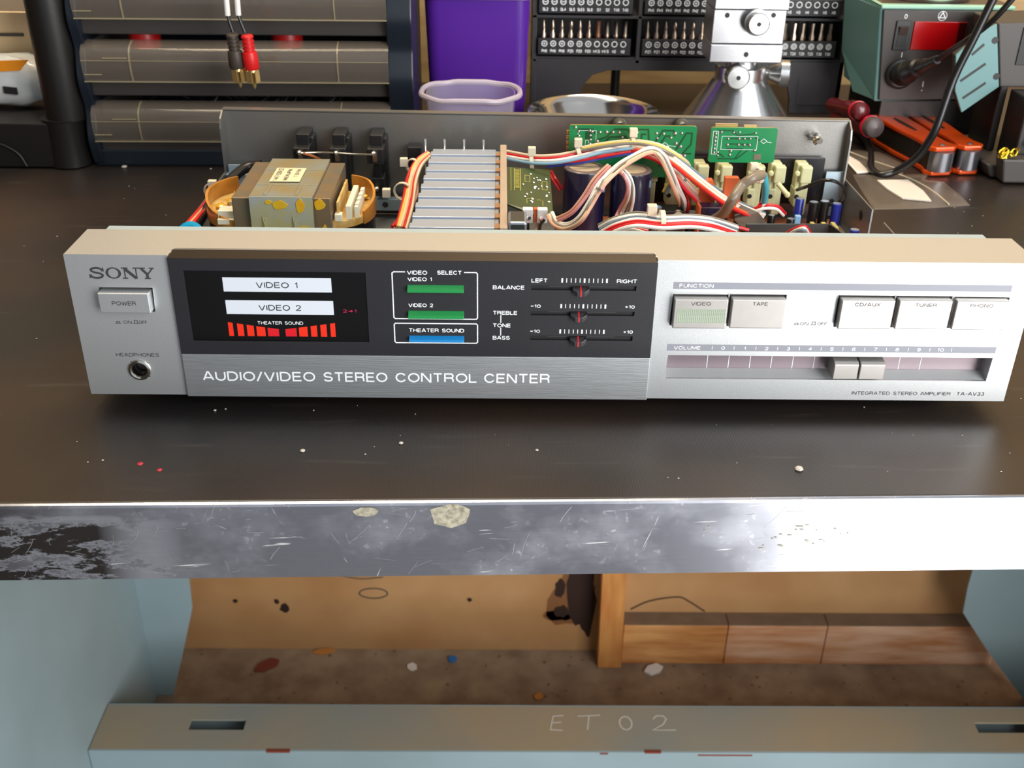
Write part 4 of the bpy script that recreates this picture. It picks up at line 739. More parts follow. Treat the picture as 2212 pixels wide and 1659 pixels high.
b = MB().use('solder'); b.tube([(176, 243, 66), (176, 236, 66.5), (178.5, 233, 67.6), (180.5, 236, 66.2), (178, 238, 62.8)], 1.5, 8); b.cyl((181, 243, 66), (179.5, 232, 66), 2.0); b.build('ground_post', amp)
for x in (52, 92): b = MB().use('gunmetal'); b.lathe((x, 244, 71.2), (0, -1, 0), [(0, 5.2), (6, 5.2), (8, 4.0)], 20); b.build('switch_shaft', amp)
# outlets on the rear
for i, x in enumerate((-150, -127, -103.4)):
    b = MB().use('dark_plastic'); b.box(x - 3.9, x + 4.2, 232, 250, 59.5, 66.5); b.box(x - 5.2, x + 5.2, 224, 250, 50, 60); b.box(x + 2, x + 6, 238, 250, 28, 63)
    if i == 2: b.box(x - 1.8, x + 3, 230, 250, 40, 51); b.box(x - 4.6, x + 5, 224, 250, 30.5, 41)
    if i < 2: b.box(x - 3, x + 4, 234, 250, 24, 50)
    ou = b.build('outlet_socket', amp, bevel=.6)
    b = MB().use('slot_dark'); b.box(x - 3.2, x + 3.2, 223.9, 224.2, 51.5, 58.5)
    if i == 2: b.box(x - 3, x + 3, 223.9, 224.2, 32, 39)
    b.build('socket_well', ou)
    b = MB().use('solder'); b.box(x - 1.3, x + 1.3, 221.0, 224, 52.5, 58.2); b.ball((x - .6, 221.5, 57.8), 1.9, .8)
    if i == 2: b.box(x - .8, x + 1.6, 221, 224, 33, 38); b.ball((x + .3, 220.9, 35.2), 1.9, .7)
    b.build('solder_tag', ou)
b = MB().use('dark_plastic'); b.box(-84, -75.5, 238, 248, 44, 57); b.build('fuse_holder', amp, bevel=.4)
# transformer
b = MB().use('lamination'); b.box(-171, -117.2, 123, 188, 10, 62); tr = b.build('transformer', amp, bevel=.5)
b = MB().use('steel_band'); b.box(-160.6, -126.2, 119.8, 188.5, 62.4, 64)
for x in (-152, -135): b.box(x - 1.2, x + .8, 122, 140, 64, 64.5)
b.box(-160.6, -126.2, 166, 166.6, 64, 64.35); b.box(-160.6, -126.2, 139, 139.6, 64, 64.3)
b.use('band_front').box(-160.6, -126.2, 119.0, 120.4, 10, 64)
for x in (-153, -136.5): b.prism([(x - 1.5, 119, 10), (x - 1.5, 119, 54), (x, 117.4, 50), (x + 1.5, 119, 54), (x + 1.5, 119, 10)][:5], (0, .3, 0)); b.box(x - 1, x + 1, 118, 119, 10, 52)
b.box(-160, -127, 118.6, 119.2, 45, 46); b.build('steel_band', tr, bevel=.5)
b = MB().use('varnish')
for (x, z, a, c) in ((-144, 59.5, 4.6, 2.4), (-133, 59, 2.6, 4.0), (-132, 46, 4.2, 1.6), (-150, 61, 2.2, 1.2), (-123, 58.5, 3.4, 3.0), (-121, 44, 1.5, 3)):
    b.prism([(x + a * math.cos(k * .5236) * (1 + .15 * math.sin(k * 5)), 118.9 if x < -126 else 122.8, z + c * math.sin(k * .5236) * (1 + .2 * math.cos(k * 4))) for k in range(12)], (0, -.35, 0))
b.build('varnish_blot', tr, bevel=.1)
b = MB().use('label_cream'); b.box(-154, -137, 143.5, 168.5, 64.5, 64.65); lb = b.build('rating_label', tr)
b = MB().use('grey_print'); r_, u_ = (0, 1, 0), (-1, 0, 0)
b.text('1-447-928-22', (-149.6, 145, 64.65), r_, u_, 22, 3, .05); b.text('MADE IN JAPAN', (-144.4, 145.5, 64.65), r_, u_, 20, 2.4, .05); b.text('T 501-9W', (-139.4, 152, 64.65), r_, u_, 14, 2.4, .05); b.build('lettering', lb)
def arc(cx, y0, y1, r, side, n=10):
    return [(cx + side * r * math.cos(math.radians(-90 + 180 * k / n)), (y0 + y1) / 2 + (y1 - y0) / 2 * math.sin(math.radians(-90 + 180 * k / n))) for k in range(n + 1)]
for sd, cx, r in ((-1, -171, 21), (1, -117.2, 20.5)):
    a = arc(cx, 127, 181, r, sd); poly = [(cx, 127)] + a + [(cx, 181)]
    b = MB().use('coil_tape'); b.prism([(x, y, 12) for x, y in poly], (0, 0, 31), True); b.build('coil_winding', tr)
    b = MB().use('bobbin'); b.prism([(cx + (x - cx) * .97, y, 43) for x, y in poly], (0, 0, 4)); 
    if sd > 0: b.box(cx + 2, cx + 3.2, 131, 172, 47, 57)
    b.build('bobbin', tr)
    b = MB().use('amber_paper'); aa = arc(cx, 126, 182, r + .6, sd, 14)
    aa = aa[0:13] if sd < 0 else aa[4:14]
    vo = []; 
    for k, (x, y) in enumerate(aa):
        h = 47 + 9 * min(1, k / 7) if sd < 0 else 50 + 7 * min(1, k / 6); xi, yi = cx + (x - cx) * .93, 154 + (y - 154) * .96
        vo += [(x, y, 42.5), (x, y, h), (xi, yi, h), (xi, yi, 42.5)]
    b.add(vo, [(4 * k + j, 4 * k + (j + 1) % 4, 4 * k + 4 + (j + 1) % 4, 4 * k + 4 + j) for k in range(len(aa) - 1) for j in range(4)] + [(0, 1, 2, 3)], True)
    b.build('paper_wrap', tr)
    b = MB().use('cream_plastic')
    if sd < 0:
        b.box(cx - 10, cx - 1, 129, 138, 47, 52); b.box(cx - 10, cx - 1, 126.5, 128.5, 45, 48)
        for k in range(13): b.box(cx - 6 + k * .35, cx - 1.5, 141 + 3 * k, 142.2 + 3 * k, 47, 53.5)
    else:
        b.prism([(cx + 7, 131, 47), (cx + 10.0, 131, 47), (cx + 10.0, 168, 47), (cx + 7, 168, 47)], (0, 0, 8))
        for k in range(9): b.box(cx + 11.5, cx + 13.7, 133 + 4 * k, 135.5 + 4 * k, 47, 54 + .5 * (k % 2))
        b.box(cx + 1, cx + 5, 128, 133, 47, 51)
    b.build('terminal_block', tr, bevel=.3)
b = MB().use('varnish'); b.ball((-178, 153, 49), 4.0, .6); b.ball((-184, 148, 48), 3.2, .6); b.ball((-176, 160, 50), 2.6, .6); b.ball((-104, 165, 49), 2.6, .6); b.tube([(-174, 146, 52), (-177, 155, 54), (-180, 166, 51)], .5); b.build('varnish_drip', tr)
# heat sink
b = MB().use('fin')
for k in range(9):
    y = 80.3 + 15.85 * k; x = -70.9 + .45 * k
    b.box(x, -27, y, y + 6.7, 12, 62); b.box(x + .8, -27, y + 7.9, y + 14.6, 12, 61.2); b.box(x + 2, -27, y + 6.7, y + 15.85, 12, 59.5)
b.box(-69, -27, 80, 222, 12, 14); b.box(-27.4, -24.8, 78, 222, 12, 60)
hs = b.build('heat_sink', amp, bevel=.3)
b = MB().use('tan_copper')
for k in range(9): b.lathe((-26, 86.2 + 15.85 * k, 57.5), (0, 0, 1), [(0, 3.6), (3.5, 3.6)], 14)
b.build('crimped_end', hs)
b = MB().use('fibre_board'); b.box(-24.4, -20.4, 75, 223, 12, 64); b.build('support_board', amp, bevel=.4)
b = MB().use('solder')
for x in (-72.2, -60, -47.6, -35.2): b.cyl((x, 232, 40), (x, 232, 64.5), .9, seg=8)
b.build('terminal_pin', amp)
# olive sub board, connectors
def qboard(name, m, q, th, parent):
    b = MB().use(m); q = [Vector(p) for p in q]; n = (q[1] - q[0]).cross(q[2] - q[0]).normalized(); n = -n if n.z > 0 else n; b.prism(q, n * th); return b.build(name, parent, bevel=.2), q, n
ob, q, n = qboard('regulator_board', 'pcb_olive', [(-20.7, 205, 55.4), (6.6, 205, 53.9), (7.2, 158, 39.8), (-3.4, 160, 40.4), (-21.6, 169, 44.6)][::-1], 1.6, amp)
O_ = Vector((-20.7, 205, 55.4)); ex = Vector((1, 0, -.055)).normalized(); ey = Vector((0, -1, -.3)).normalized(); nn = ex.cross(ey); nn = nn if nn.z > 0 else -nn
def onb(b, u, v, w_, h_, th=.25, lift=0.0):
    c = O_ + ex * u + ey * v + nn * (th / 2 + lift); b.obox(c, ex, ey, nn, w_ / 2, h_ / 2, th / 2)
b = MB().use('pcb_print'); rs = random.Random(2)
for k in range(16): onb(b, 7.0, 3 + 1.25 * k, 2.6, .5)
onb(b, 5.2, 13, .4, 23); onb(b, 8.8, 13, .4, 23); onb(b, 3.0, 13, .3, 24)
for u, v, w_, h_ in ((13, 15, 3.0, .4), (13, 8, 3.0, .4), (11.6, 11.5, .3, 7), (14.6, 11.5, .3, 7), (22, 18, .3, 9), (25, 18, .3, 9), (23.5, 13.6, 3, .3), (23.5, 22.4, 3, .3), (14, 32, 3, .4), (12.5, 34.5, .3, 5), (15.5, 34.5, .3, 5), (20, 33, 3, .4), (22, 36, .3, 5)): onb(b, u, v, w_, h_)
b.build('copper_track', ob)
b = MB().use('solder')
for _ in range(26): u, v = rs.uniform(10, 26), rs.uniform(2, 36); c = O_ + ex * u + ey * v + nn * .3; b.ball(c, rs.uniform(.6, .95), .6, nn, 6, 4)
b.build('solder_joint', ob)
for x in (-7.9, .7):
    b = MB().use('white_print'); b.box(x - 3, x + 3, 158, 163, 36, 44.5); b.build('plug_connector', amp, bevel=.5)
b = MB().use('orange_block'); b.box(-4.4, -2.4, 160, 164, 36, 44); b.build('resistor_block', amp)
b = MB().use('cap_end'); b.use('gunmetal').box(-20, -10.5, 78, 96, 12, 66); b.build('relay', amp, bevel=1.2)
# reservoir capacitors
def can(x, y, r, z0, z1, name='reservoir_capacitor', top='cap_top', body='cap_sleeve'):
    b = MB().use(body); b.lathe((x, y, z0), (0, 0, 1), [(0, r * .94), (1, r), (z1 - z0 - 1.4, r), (z1 - z0 - .4, r * .97)], 32, False); o = b.build(name, amp)
    b = MB().use('cap_rim'); b.lathe((x, y, z1 - .6), (0, 0, 1), [(0, r * .985), (.6, r * .93), (.7, r * .74), (.3, r * .73)], 32, False); b.use(top).lathe((x, y, z1 - .4), (0, 0, 1), [(0, r * .74), (.05, .01)], 32, False); b.build('cap_disc', o); return o
c1 = can(28, 203, 13, 12, 56.5); c2 = can(57, 203, 12.6, 12, 55.5)
b = MB().use('sky_cap')
def wrap(cx, cy, r, a, z, dz, b):
    for k in range(3):
        for s_ in (0, 1):
            t = math.radians(a + k * 4 + s_ * 1.2); b.obox((cx + r * math.cos(t), cy + r * math.sin(t), z), (-math.sin(t), math.cos(t), 0), (0, 0, 1), (math.cos(t), math.sin(t), 0), .35, dz / 2, .08)
wrap(57, 203, 12.7, -32, 48, 4.5, b); b.build('printed_mark', c2)
b = MB().use('sky_cap'); wrap(28, 203, 13.1, -38, 19, 4.5, b); wrap(28, 203, 13.1, -24, 44, 4.0, b); b.build('printed_mark', c1)
b = MB().use('yellow_box'); b.box(20, 46, 188, 199, 9.5, 16); b.build('glue_bead', amp, bevel=2)
# green boards hung on the rear panel
def gboard(name, x0, x1, z0, z1, y, th, notch=None):
    b = MB().use('pcb_green'); pts = rrect(x0, x1, z0, z1, 1.5, 3)
    if notch: pts = [p for p in pts]
    b.prism([(px, y, pz) for px, pz in pts], (0, th, 0)); b.use('pcb_edge').prism([(px, y + th, pz) for px, pz in pts], (0, .9, 0)); return b.build(name, amp)
g1 = gboard('preamp_board', 18.7, 98.4, 44.5, 77.3, 221.5, 1.2)
g2 = gboard('switch_board', 107.3, 149, 54.6, 76.8, 221.5, 1.2)
def traces(par, y, lines, w_=1.1):
    b = MB().use('pcb_trace')
    for l in lines: b.ribbon(l, w_, (0, y, 0), XR, UP, .12)
    b.build('copper_track', par)
traces(g1, 221.5, [[(24, 74.8), (33, 74.8), (36, 71)], [(36, 68), (42, 70), (47, 75), (55, 75), (60, 68)], [(40, 65), (44, 70), (54, 70.5), (58, 65)], [(61, 66), (61, 75), (68, 75), (69, 66)], [(64, 64), (64, 72), (67, 72)],
    [(71, 63), (77, 74.5), (84, 74.5), (85, 71)], [(74, 62), (79, 71), (82, 71)], [(86, 62), (92, 73), (95.5, 73), (95.5, 66), (89, 58)], [(22.5, 70), (22.5, 60)], [(34, 66), (39, 62), (45, 66.5)], [(90, 60), (96, 60)], [(76, 52), (96, 52)], [(44, 66.3), (54, 66.3)]])
traces(g2, 221.5, [[(111, 75), (121, 75), (124, 72), (134, 73)], [(118, 70), (134, 70)], [(118, 66.5), (134, 66.5)], [(118, 63.5), (128, 63.5), (124, 57)], [(113, 57), (125, 57), (132, 63)], [(113, 61), (117, 58)], [(135, 71), (140, 68)]], .8)
def silk(par, y, lines, w_=.3):
    b = MB().use('white_print')
    for l in lines: b.ribbon(l, w_, (0, y, 0), XR, UP, .16)
    b.build('silk_screen', par)
silk(g1, 221.5, [[(24.2, 74), (35.5, 74), (35.5, 66)], [(24.2, 74), (24.2, 62)], [(29, 68), (31, 68), (31, 63), (29, 63), (29, 68)], [(77, 65.5), (79, 67), (81, 65.5), (79, 64), (77, 65.5)], [(81.5, 65), (86, 64.5)]])
silk(g2, 221.5, [[(114.5, 71.4), (137, 71.4), (137, 63), (114.5, 63), (114.5, 71.4)], [(108.8, 74.5), (112, 74.5), (112, 60), (108.8, 60), (108.8, 74.5)], [(139, 68.5), (141, 70), (143, 68.5), (141, 67), (139, 68.5)], [(143, 68), (146, 67.6)]])
b = MB().use('pcb_trace'); b.box(29, 33, 221.1, 221.5, 68.5, 73.5); b.build('chip_outline', g1)
b = MB().use('lamination'); b.box(135.8, 140.4, 221.2, 221.5, 56.6, 60.2); b.build('square_cutout', g2)
def joints(par, y, pts, r=1.1):
    b = MB().use('solder'); rs = random.Random(len(pts))
    for x, z in pts: b.ball((x, y - .2, z), r * rs.uniform(.8, 1.15), .8, (0, -1, 0), 8, 5)
    b.build('solder_joint', par)
joints(g1, 221.5, [(22.5, 76), (24.6, 73.6), (24.8, 70.6), (24.6, 67.8), (24.6, 65), (26, 62), (22.5, 66.5), (31.5, 74), (33, 73.5), (32, 71), (32.2, 68.2), (32, 65.5), (31.4, 62.6), (38, 73), (42, 73.2), (46, 73.2), (50, 73), (57, 73.2), (61, 73), (52, 70), (51.5, 67.3), (60.6, 70.4),
    (73.3, 72.8), (77.8, 72.5), (85, 72.8), (89, 73), (74, 69.6), (82.6, 70), (69, 66.8), (81, 64.2), (86, 66.5), (89, 64.5), (79, 61), (82.6, 59), (87, 59.5), (88.4, 57.4), (92, 58.6), (58, 61.5), (36.5, 67.3), (41, 64.8), (38, 62), (46, 62)])
joints(g2, 221.5, [(110.4, 73), (110.4, 70.6), (110.4, 68.2), (110.4, 65.8), (110.4, 63.4), (110.4, 61), (113.8, 74), (121.5, 73.8), (125.2, 74), (135.2, 73.6), (118.5, 69.8), (125.4, 70), (128.8, 70), (132.4, 70), (118.5, 66), (125.4, 66), (129, 66), (132.4, 66), (112.8, 61.2), (113, 59), (121, 62), (120.6, 59.6), (136, 62.6)], .95)
b = MB().use('gold'); b.box(110, 124, 223.5, 225, 77, 78.6); b.box(128, 136, 223.5, 225, 76.9, 77.9); b.build('contact_strip', g2)
b = MB().use('amber_paper')
for k in range(7): b.box(17.2, 18.8, 223, 224.5, 51 + 3.4 * k, 53 + 3.4 * k)
b.build('edge_contact', g1)
# phono socket block
b = MB().use('jack_board'); b.box(64, 187, 238.2, 240.5, 22, 53); b.build('socket_board', amp, bevel=.3)
for x in (72, 88, 104.5, 119.5, 140.5, 154, 171):
    b = MB().use('jack_cream'); b.box(x - 4.2, x + 3.2, 229, 238, 34, 52); b.box(x - 2.2, x + 5.0, 225, 231, 40, 51); b.box(x - 4.6, x + .4, 226, 238, 24, 36); b.box(x - 1, x + 4.2, 227, 238, 18, 40)
    b.lathe((x - 4, 229, 46), (0, -1, 0), [(0, 1.8), (3, 1.8)], 12); so = b.build('phono_socket', amp, bevel=.9)
    b = MB().use('slot_dark'); b.lathe((x - 3, 225.9, 31), (0, -1, 0), [(0, 1.5), (.2, 1.5)], 12); b.lathe((x - .5, 228.8, 42.2), (0, -1, 0), [(0, 1.2), (.3, 1.2)], 10); b.lathe((x - 7.2, 237.9, 48), (0, -1, 0), [(0, 1.7), (.3, 1.7)], 12); b.build('socket_hole', so)
# main board and small parts
b = MB().use('pcb_brown'); b.box(12, 197, 88, 236, 11, 12.6); mb_ = b.build('main_board', amp, bevel=.2)
b = MB().use('pcb_trace'); rs = random.Random(8)
b.use('hybrid')
for _ in range(60): x, y = rs.uniform(66, 192), rs.uniform(100, 228); b.box(x, x + rs.uniform(1, 6), y, y + .6, 12.6, 12.8)
b.build('copper_track', mb_)
def small(name, m, top, x, y, r, z1, z0=12.6):
    b = MB().use(m); b.lathe((x, y, z0), (0, 0, 1), [(0, r * .96), (z1 - z0 - .6, r), (z1 - z0, r * .85)], 16, False); b.use(top).lathe((x, y, z1 - .1), (0, 0, 1), [(0, r * .86), (.05, .01)], 16, False); return b.build(name, amp)
for m, x, y, r, z1 in (('blue_cap', 167, 214, 2.8, 34), ('black_cap', 174.5, 208, 3.0, 34), ('black_cap', 182, 210, 3.1, 34), ('blue_cap', 189, 207, 3.1, 33.5), ('blue_cap', 190, 170, 3.1, 30), ('blue_cap', 168.5, 186, 2.8, 24), ('black_cap', 158, 196, 2.6, 27),
        ('blue_cap', 118, 213, 4.2, 36), ('black_cap', 96, 198, 4, 30), ('black_cap', 148, 205, 2.4, 26)):
    small('electrolytic_capacitor', m, 'cap_end', x, y, r, z1)
small('electrolytic_capacitor', 'cap_rim', 'sky_cap', 73, 196, 3.6, 34)
b = MB().use('sky_cap'); b.box(159.5, 163, 192, 195, 12.6, 30); b.box(163, 165.5, 171, 174, 12.6, 26); b.build('film_capacitor', amp, bevel=.3)
b = MB().use('dark_plastic'); b.box(76, 90, 190, 203, 12.6, 33); rl = b.build('relay', amp, bevel=.4); b = MB().use('cap_top'); b.ball((80.5, 190.5, 28), 3, .5, (0, -1, .6)); b.ball((86, 190.5, 31), 3, .5, (0, -1, .6)); b.build('round_pad', rl)
b = MB().use('cap_sleeve'); b.box(98.5, 111, 183, 193, 12.6, 38); fc = b.build('film_capacitor', amp, bevel=.4); b = MB().use('orange_block'); b.box(97.2, 98.4, 182.6, 193, 12.6, 38.5); b.build('end_cap', fc)
b = MB().use('sky_cap'); b.text('250V 10', (104, 182.9, 18), (0, 0, 1), (-1, 0, 0), 15, 2.2, .1); b.build('lettering', fc)
for x0, x1, z1 in ((99.5, 107, 50.5), (114.5, 123, 52)):
    b = MB().use('orange_block'); b.box(x0, x1, 198, 203, 26, z1); b.prism([(x1, 198, z1), (x1 + 4, 206, z1 - 6), (x1 + 4, 206, 26), (x1, 198, 26)], (0, 1.5, 0)); b.build('orange_relay', amp, bevel=.3)
b = MB().use('hybrid'); b.prism([(123, 204, 31), (137, 196, 27), (144, 186, 20), (128, 178, 20), (121, 190, 24)], (0, 0, 4)); b.build('hybrid_module', amp, bevel=.3)
b = MB().use('yellow_box')
for x in (170, 177, 183): b.box(x, x + 2.6, 186, 196, 12.6, 25)
b.use('dark_plastic').box(164, 169, 186, 193, 12.6, 22); b.box(173, 177, 186, 193, 12.6, 22); b.build('connector_header', amp, bevel=.2)
b = MB().use('yellow_box'); rs = random.Random(21)
for _ in range(34):
    x, y = rs.uniform(60, 194), rs.uniform(150, 222); b.use(rs.choice(['yellow_box', 'tan_copper', 'dark_plastic', 'white_print', 'orange_block'])); h = rs.uniform(2, 7)
    if rs.random() < .5: b.box(x, x + rs.uniform(2, 5), y, y + 2, 12.6, 12.6 + h)
    else: b.cyl((x, y, 14), (x + rs.uniform(3, 6), y, 14), 1.0, seg=8)
b.build('small_component', amp)
b = MB().use('gunmetal')
b.prism([(119, 150, 13), (119, 150, 40), (168, 151, 40), (168, 151, 13)], (0, 1, 0)); b.prism([(168, 151, 40), (176, 128, 38), (176, 128, 13), (168, 151, 13)], (1, .4, 0)); b.box(119, 168, 130, 151, 13, 14); b.build('inner_bracket', amp, bevel=.2)
b = MB().use('cyan_disc'); b.lathe((-193.5, 116, 43), (0.1, -1, .25), [(-1.6, 5.5), (-1.2, 7.2), (1.2, 7.2), (1.6, 5.5)], 24); b.build('disc_capacitor', amp)
# wiring
loom = {}
for nm, ws in WIRES:
    pz = bpy.data.objects.new(nm, None); C.objects.link(pz); pz.parent = amp; pz.empty_display_size = .01
    for c, r, pts in ws:
        b = MB().use('wire_' + c); b.tube([(x / 10, y / 10, z / 10) for x, y, z in pts], r, 8 if r < 2 else 14, 4); b.build('wire', pz)
def tie(x, y, z, r, d, head):
    b = MB().use('tie'); d, u, w_ = b.frame_of(d); pts = [Vector((x, y, z)) + (u * math.cos(t * math.pi / 8) * r + w_ * math.sin(t * math.pi / 8) * r) for t in range(17)]
    for k in range(16):
        a, c = pts[k], pts[k + 1]; b.obox((a + c) / 2, c - a, d, (c - a).cross(d), (c - a).length / 2 * 1.1, 1.3, .4)
    b.obox(Vector((x, y, z)) + Vector(head), (1, 0, 0), (0, 1, 0), (0, 0, 1), 2.4, 2.0, 2.6); b.build('cable_tie', amp, bevel=.3)
tie(-4.8, 211.5, 57, 5.2, (1, 0, .1), (0, -2, 7)); tie(24.8, 213, 61, 5.4, (1, .1, .3), (-1, -1, 8)); tie(57.7, 214, 67, 5.6, (1, 0, 0), (0, -1, 8.5))
tie(57, 71, 69, 6.2, (1, 0, 0), (-5, 3, 6)); tie(-83.2, 186.7, 45, 5.4, (-.2, -1, 0), (-10, 0, -1)); tie(-79, 218, 51, 4.6, (-.4, -1, 0), (-6, 2, 2)); tie(130.3, 178, 60, 4.2, (1, .2, 0), (-3, 4, 4)); tie(-199, 187, 44, 4.4, (-.2, -1, 0), (1, 0, 4))
for n_ in ('tie',): pass
b = MB().use('jack_cream'); b.ball((158, 212, 37), 2.0); b.cyl((158, 212, 37), (152, 216, 43), 1.6); b.build('lead_clip', amp, bevel=0)
for x, y in ((-178, 48), (178, 48), (-178, 228), (178, 228)):
    b = MB().use('dark_plastic'); b.lathe((x, y, .1), (0, 0, 1), [(0, 9), (1, 10), (7.9, 10.5)], 24); b.build('foot', amp)
# ------------------------------------------------------------------ small-parts cabinet on the left
cab = thing('drawer_cabinet', 'dark blue small-parts cabinet with wide clear drawers on the left', 'cabinet', (-222, 378, 0), math.radians(1.5))
# local frame: x -118..136, front y=0
W0, W1 = -111, 114
b = MB().use('cabinet_blue')
for sd, x0, x1 in ((-1, -117, -109), (1, 113, 132)):
    prof = []
    for k in range(41):
        z = 3 + 157 * k / 40; bump = 5.5 * (math.sin((z - 3) / 45.0 * 2 * math.pi - 1.0) * .5 + .5) ** .8
        prof.append((-2 - bump, z))
    prof = [(16, 0), (4, 0), (0, 1.2)] + prof + [(16, 160)]
    b.prism([(x0, y, z) for y, z in prof], (x1 - x0, 0, 0), True)
    b.box(x0 + (0 if sd < 0 else 3), x1 - (3 if sd < 0 else 0), 10, 130, 0, 160)
b.box(-116, 126, -1, 130, 0, 12.5); b.box(-116, 126, 128, 130, 0, 160)
b.build('cabinet_frame', cab, local=True, bevel=1.5)
b = MB().use('cabinet_inside')
for z in (56.5, 101.5, 146.5): b.box(-111, 113, 12, 128, z - 3, z - 1)
b.build('runner_shelf', cab, local=True)
for i, zt in enumerate((47.5, 92.5, 137.5)):
    b = MB().use('clear_drawer')
    # rounded grip bar
    pr = [(6, zt + 1.5), (2, zt + 1.5), (-5, zt - 1), (-9, zt - 5), (-10.5, zt - 11), (-10, zt - 19), (-8, zt - 26), (-6.6, zt - 26), (-8.4, zt - 19), (-8.9, zt - 11), (-7.6, zt - 5.8), (-4.2, zt - 2.4), (2, zt)]
    b.prism([(W0, y, z) for y, z in pr], (W1 - W0, 0, 0), True)
    
    b.build('drawer_front', cab, local=True)
    d = MB().use('clear_drawer'); d.box(W0, W0 + 1.2, 2, 120, zt - 38, zt - 2); d.box(W1 - 1.2, W1, 2, 120, zt - 38, zt - 2); d.use('tray_grey').box(W0, W1, 2, 120, zt - 39, zt - 38); d.build('drawer_tray', cab, local=True)
    d = MB().use('clear_edge')
    for x in (W0 + 35, W1 - 38):
        d.prism([(x, y - .3, z) for y, z in pr], (.9, 0, 0), False)
    d.box(W0, W1, -9.2, -8.2, zt - 26.6, zt - 25.8); d.box(W0, W1, -10.9, -10.5, zt - 10.8, zt - 10.4)  # mid strip and the short strips below are painted highlights; bottom strip is an edge
    d.box(W0 + 16, W0 + 34, -10.9, -10.1, zt - 9, zt - 8.5); d.box(W0 + 1, W0 + 14, -10.9, -10.0, zt - 21, zt - 20.4)
    d.build('ridge_and_highlight', cab, local=True)
    d = MB().use('tray_grey'); d.box(W0, W1, .2, 1.0, zt - 38, zt - 27); d.use('cabinet_inside').box(W0, W1, 6, 7, zt - 36, zt - 8); d.build('lip_and_shade_sheet', cab, local=True)  # near-black sheet behind the grip paints in the drawer's inner shade
def cap(x, y, z, r, m, name, lab, cat):
    b = MB().use(m); b.lathe((x, y, z - r * .7), (0, 0, 1), [(0, r), (r * .7, r), (r * 1.1, r * .9), (r * 1.35, r * .55), (r * 1.4, .01)], 24); o = b.build(name); tag(o, lab, cat); return o
cap(-296, 405, 93, 12, 'red_plastic', 'red_cap', 'round red cap poking out of the middle clear drawer, left one', 'cap')
cap(-189, 412, 93, 12, 'red_plastic', 'red_cap', 'round red cap poking out of the middle clear drawer, right one', 'cap')
b = MB().use('dark_plastic'); rs = random.Random(3)
for _ in range(16):
    x = rs.uniform(-300, -130); b.tube([(x, 400, 44), (x + rs.uniform(5, 16), 398 + rs.uniform(0, 12), 52 + rs.uniform(-1, 1)), (x + rs.uniform(16, 30), 404, 45)], rs.uniform(.7, 1.5), 6)
b.use('chrome')
for _ in range(9): b.ball((rs.uniform(-290, -140), 402, 49), 1.6)
tag(b.build('wire_leads'), 'tangle of black leads and bright terminals in the lowest clear drawer', 'leads', kind='stuff')

# ------------------------------------------------------------------ black shelving leg and pack, far left
sh = thing('shelf_unit', 'black plastic shelving unit with round post at the left edge', 'shelf', (-380, 400, 0))
b = MB().use('black_plastic'); b.cyl((-355, 379, 36), (-355, 379, 420), 15.5, 15.5, 32); b.build('post', sh)
b = MB().use('black_plastic'); pts = rrect(-560, -343, 364, 560, 16, 6); b.prism([(x, y, 1) for x, y in pts], (0, 0, 34)); b.build('shelf_base', sh, bevel=1.2)
b = MB().use('black_plastic'); b.lathe((-358, 378, 1), (0, 0, 1), [(0, 16.5), (34, 16), (36, 16.5)], 32); b.build('post_socket', sh)
b = MB().use('black_plastic'); b.tube([(-440, 361, 22), (-410, 361, 22), (-392, 361, 14), (-386, 361, 3)], .8, 6); b.build('moulded_arch', sh)
def blob(name, lab, cat, c, rad, parts, seed):
    o = thing(name, lab, cat, c)
    for nm, m, (cx, cy, cz), (rx, ry, rz), amp_ in parts:
        b = MB().use(m); rr = random.Random(seed + len(nm)); vs = []; A, B_ = 20, 12
        for j in range(B_ + 1):
            for i in range(A):
                u, v = 2 * math.pi * i / A, math.pi * j / B_ - math.pi / 2; q = 1 + amp_ * math.sin(5 * u + seed) * math.cos(3 * v) + rr.uniform(-.5, .5) * amp_
                e = .55; sg = lambda t: math.copysign(abs(t) ** e, t)
                vs.append((cx + rx * sg(math.cos(v)) * sg(math.cos(u)) * q, cy + ry * sg(math.cos(v)) * sg(math.sin(u)) * q, cz + rz * sg(math.sin(v)) * q))
        b.add(vs, [(j * A + i, j * A + (i + 1) % A, (j + 1) * A + (i + 1) % A, (j + 1) * A + i) for j in range(B_) for i in range(A)], True); b.build(nm, o)
    return o
pk = blob('packet', 'shiny clear packet with cream card and orange stripe on the black shelf', 'packet', (-425, 420, 35), 1,
     [('film_pouch', 'bag_white', (-425, 415, 56), (46, 18, 19), .05)], 2)
b = MB().use('bag_cream'); b.obox((-428, 432, 84), (1, 0, 0), (0, .95, .3), (0, -.3, .95), 52, 1.2, 22); hd_ = b.build('header_card', pk, bevel=.4)
b = MB().use('bag_orange'); b.prism([(-480, 395.6, 62), (-392, 395.6, 67), (-384, 396.2, 75), (-480, 396.2, 71)], (0, 1, 0)); b.build('orange_stripe', pk)
b = MB().use('grey_print'); b.obox((-420, 429, 87), (1, 0, 0), (0, .95, .3), (0, -.3, .95), 22, .3, 1.1); b.build('printed_line', pk)
b = MB().use('ink'); b.obox((-402, 395.2, 52), (1, 0, -.1), (0, 1, 0), (0, 0, 1), 5, .8, 2.6); b.build('print_spot', pk)
pk2 = blob('packet', 'orange red packet half hidden at the left frame edge under the clear packet', 'packet', (-452, 395, 35), 1, [('wrapper', 'tool_orange', (-448, 388, 43), (22, 10, 8), .04)], 5)
b = MB().use('off_white'); b.box(-560, -352, 470, 540, 36, 300); tag(b.build('off_white_slab', bevel=3), 'plain off-white upright slab behind the packet and black post', 'box')  # plain block put in for the pale area behind the post

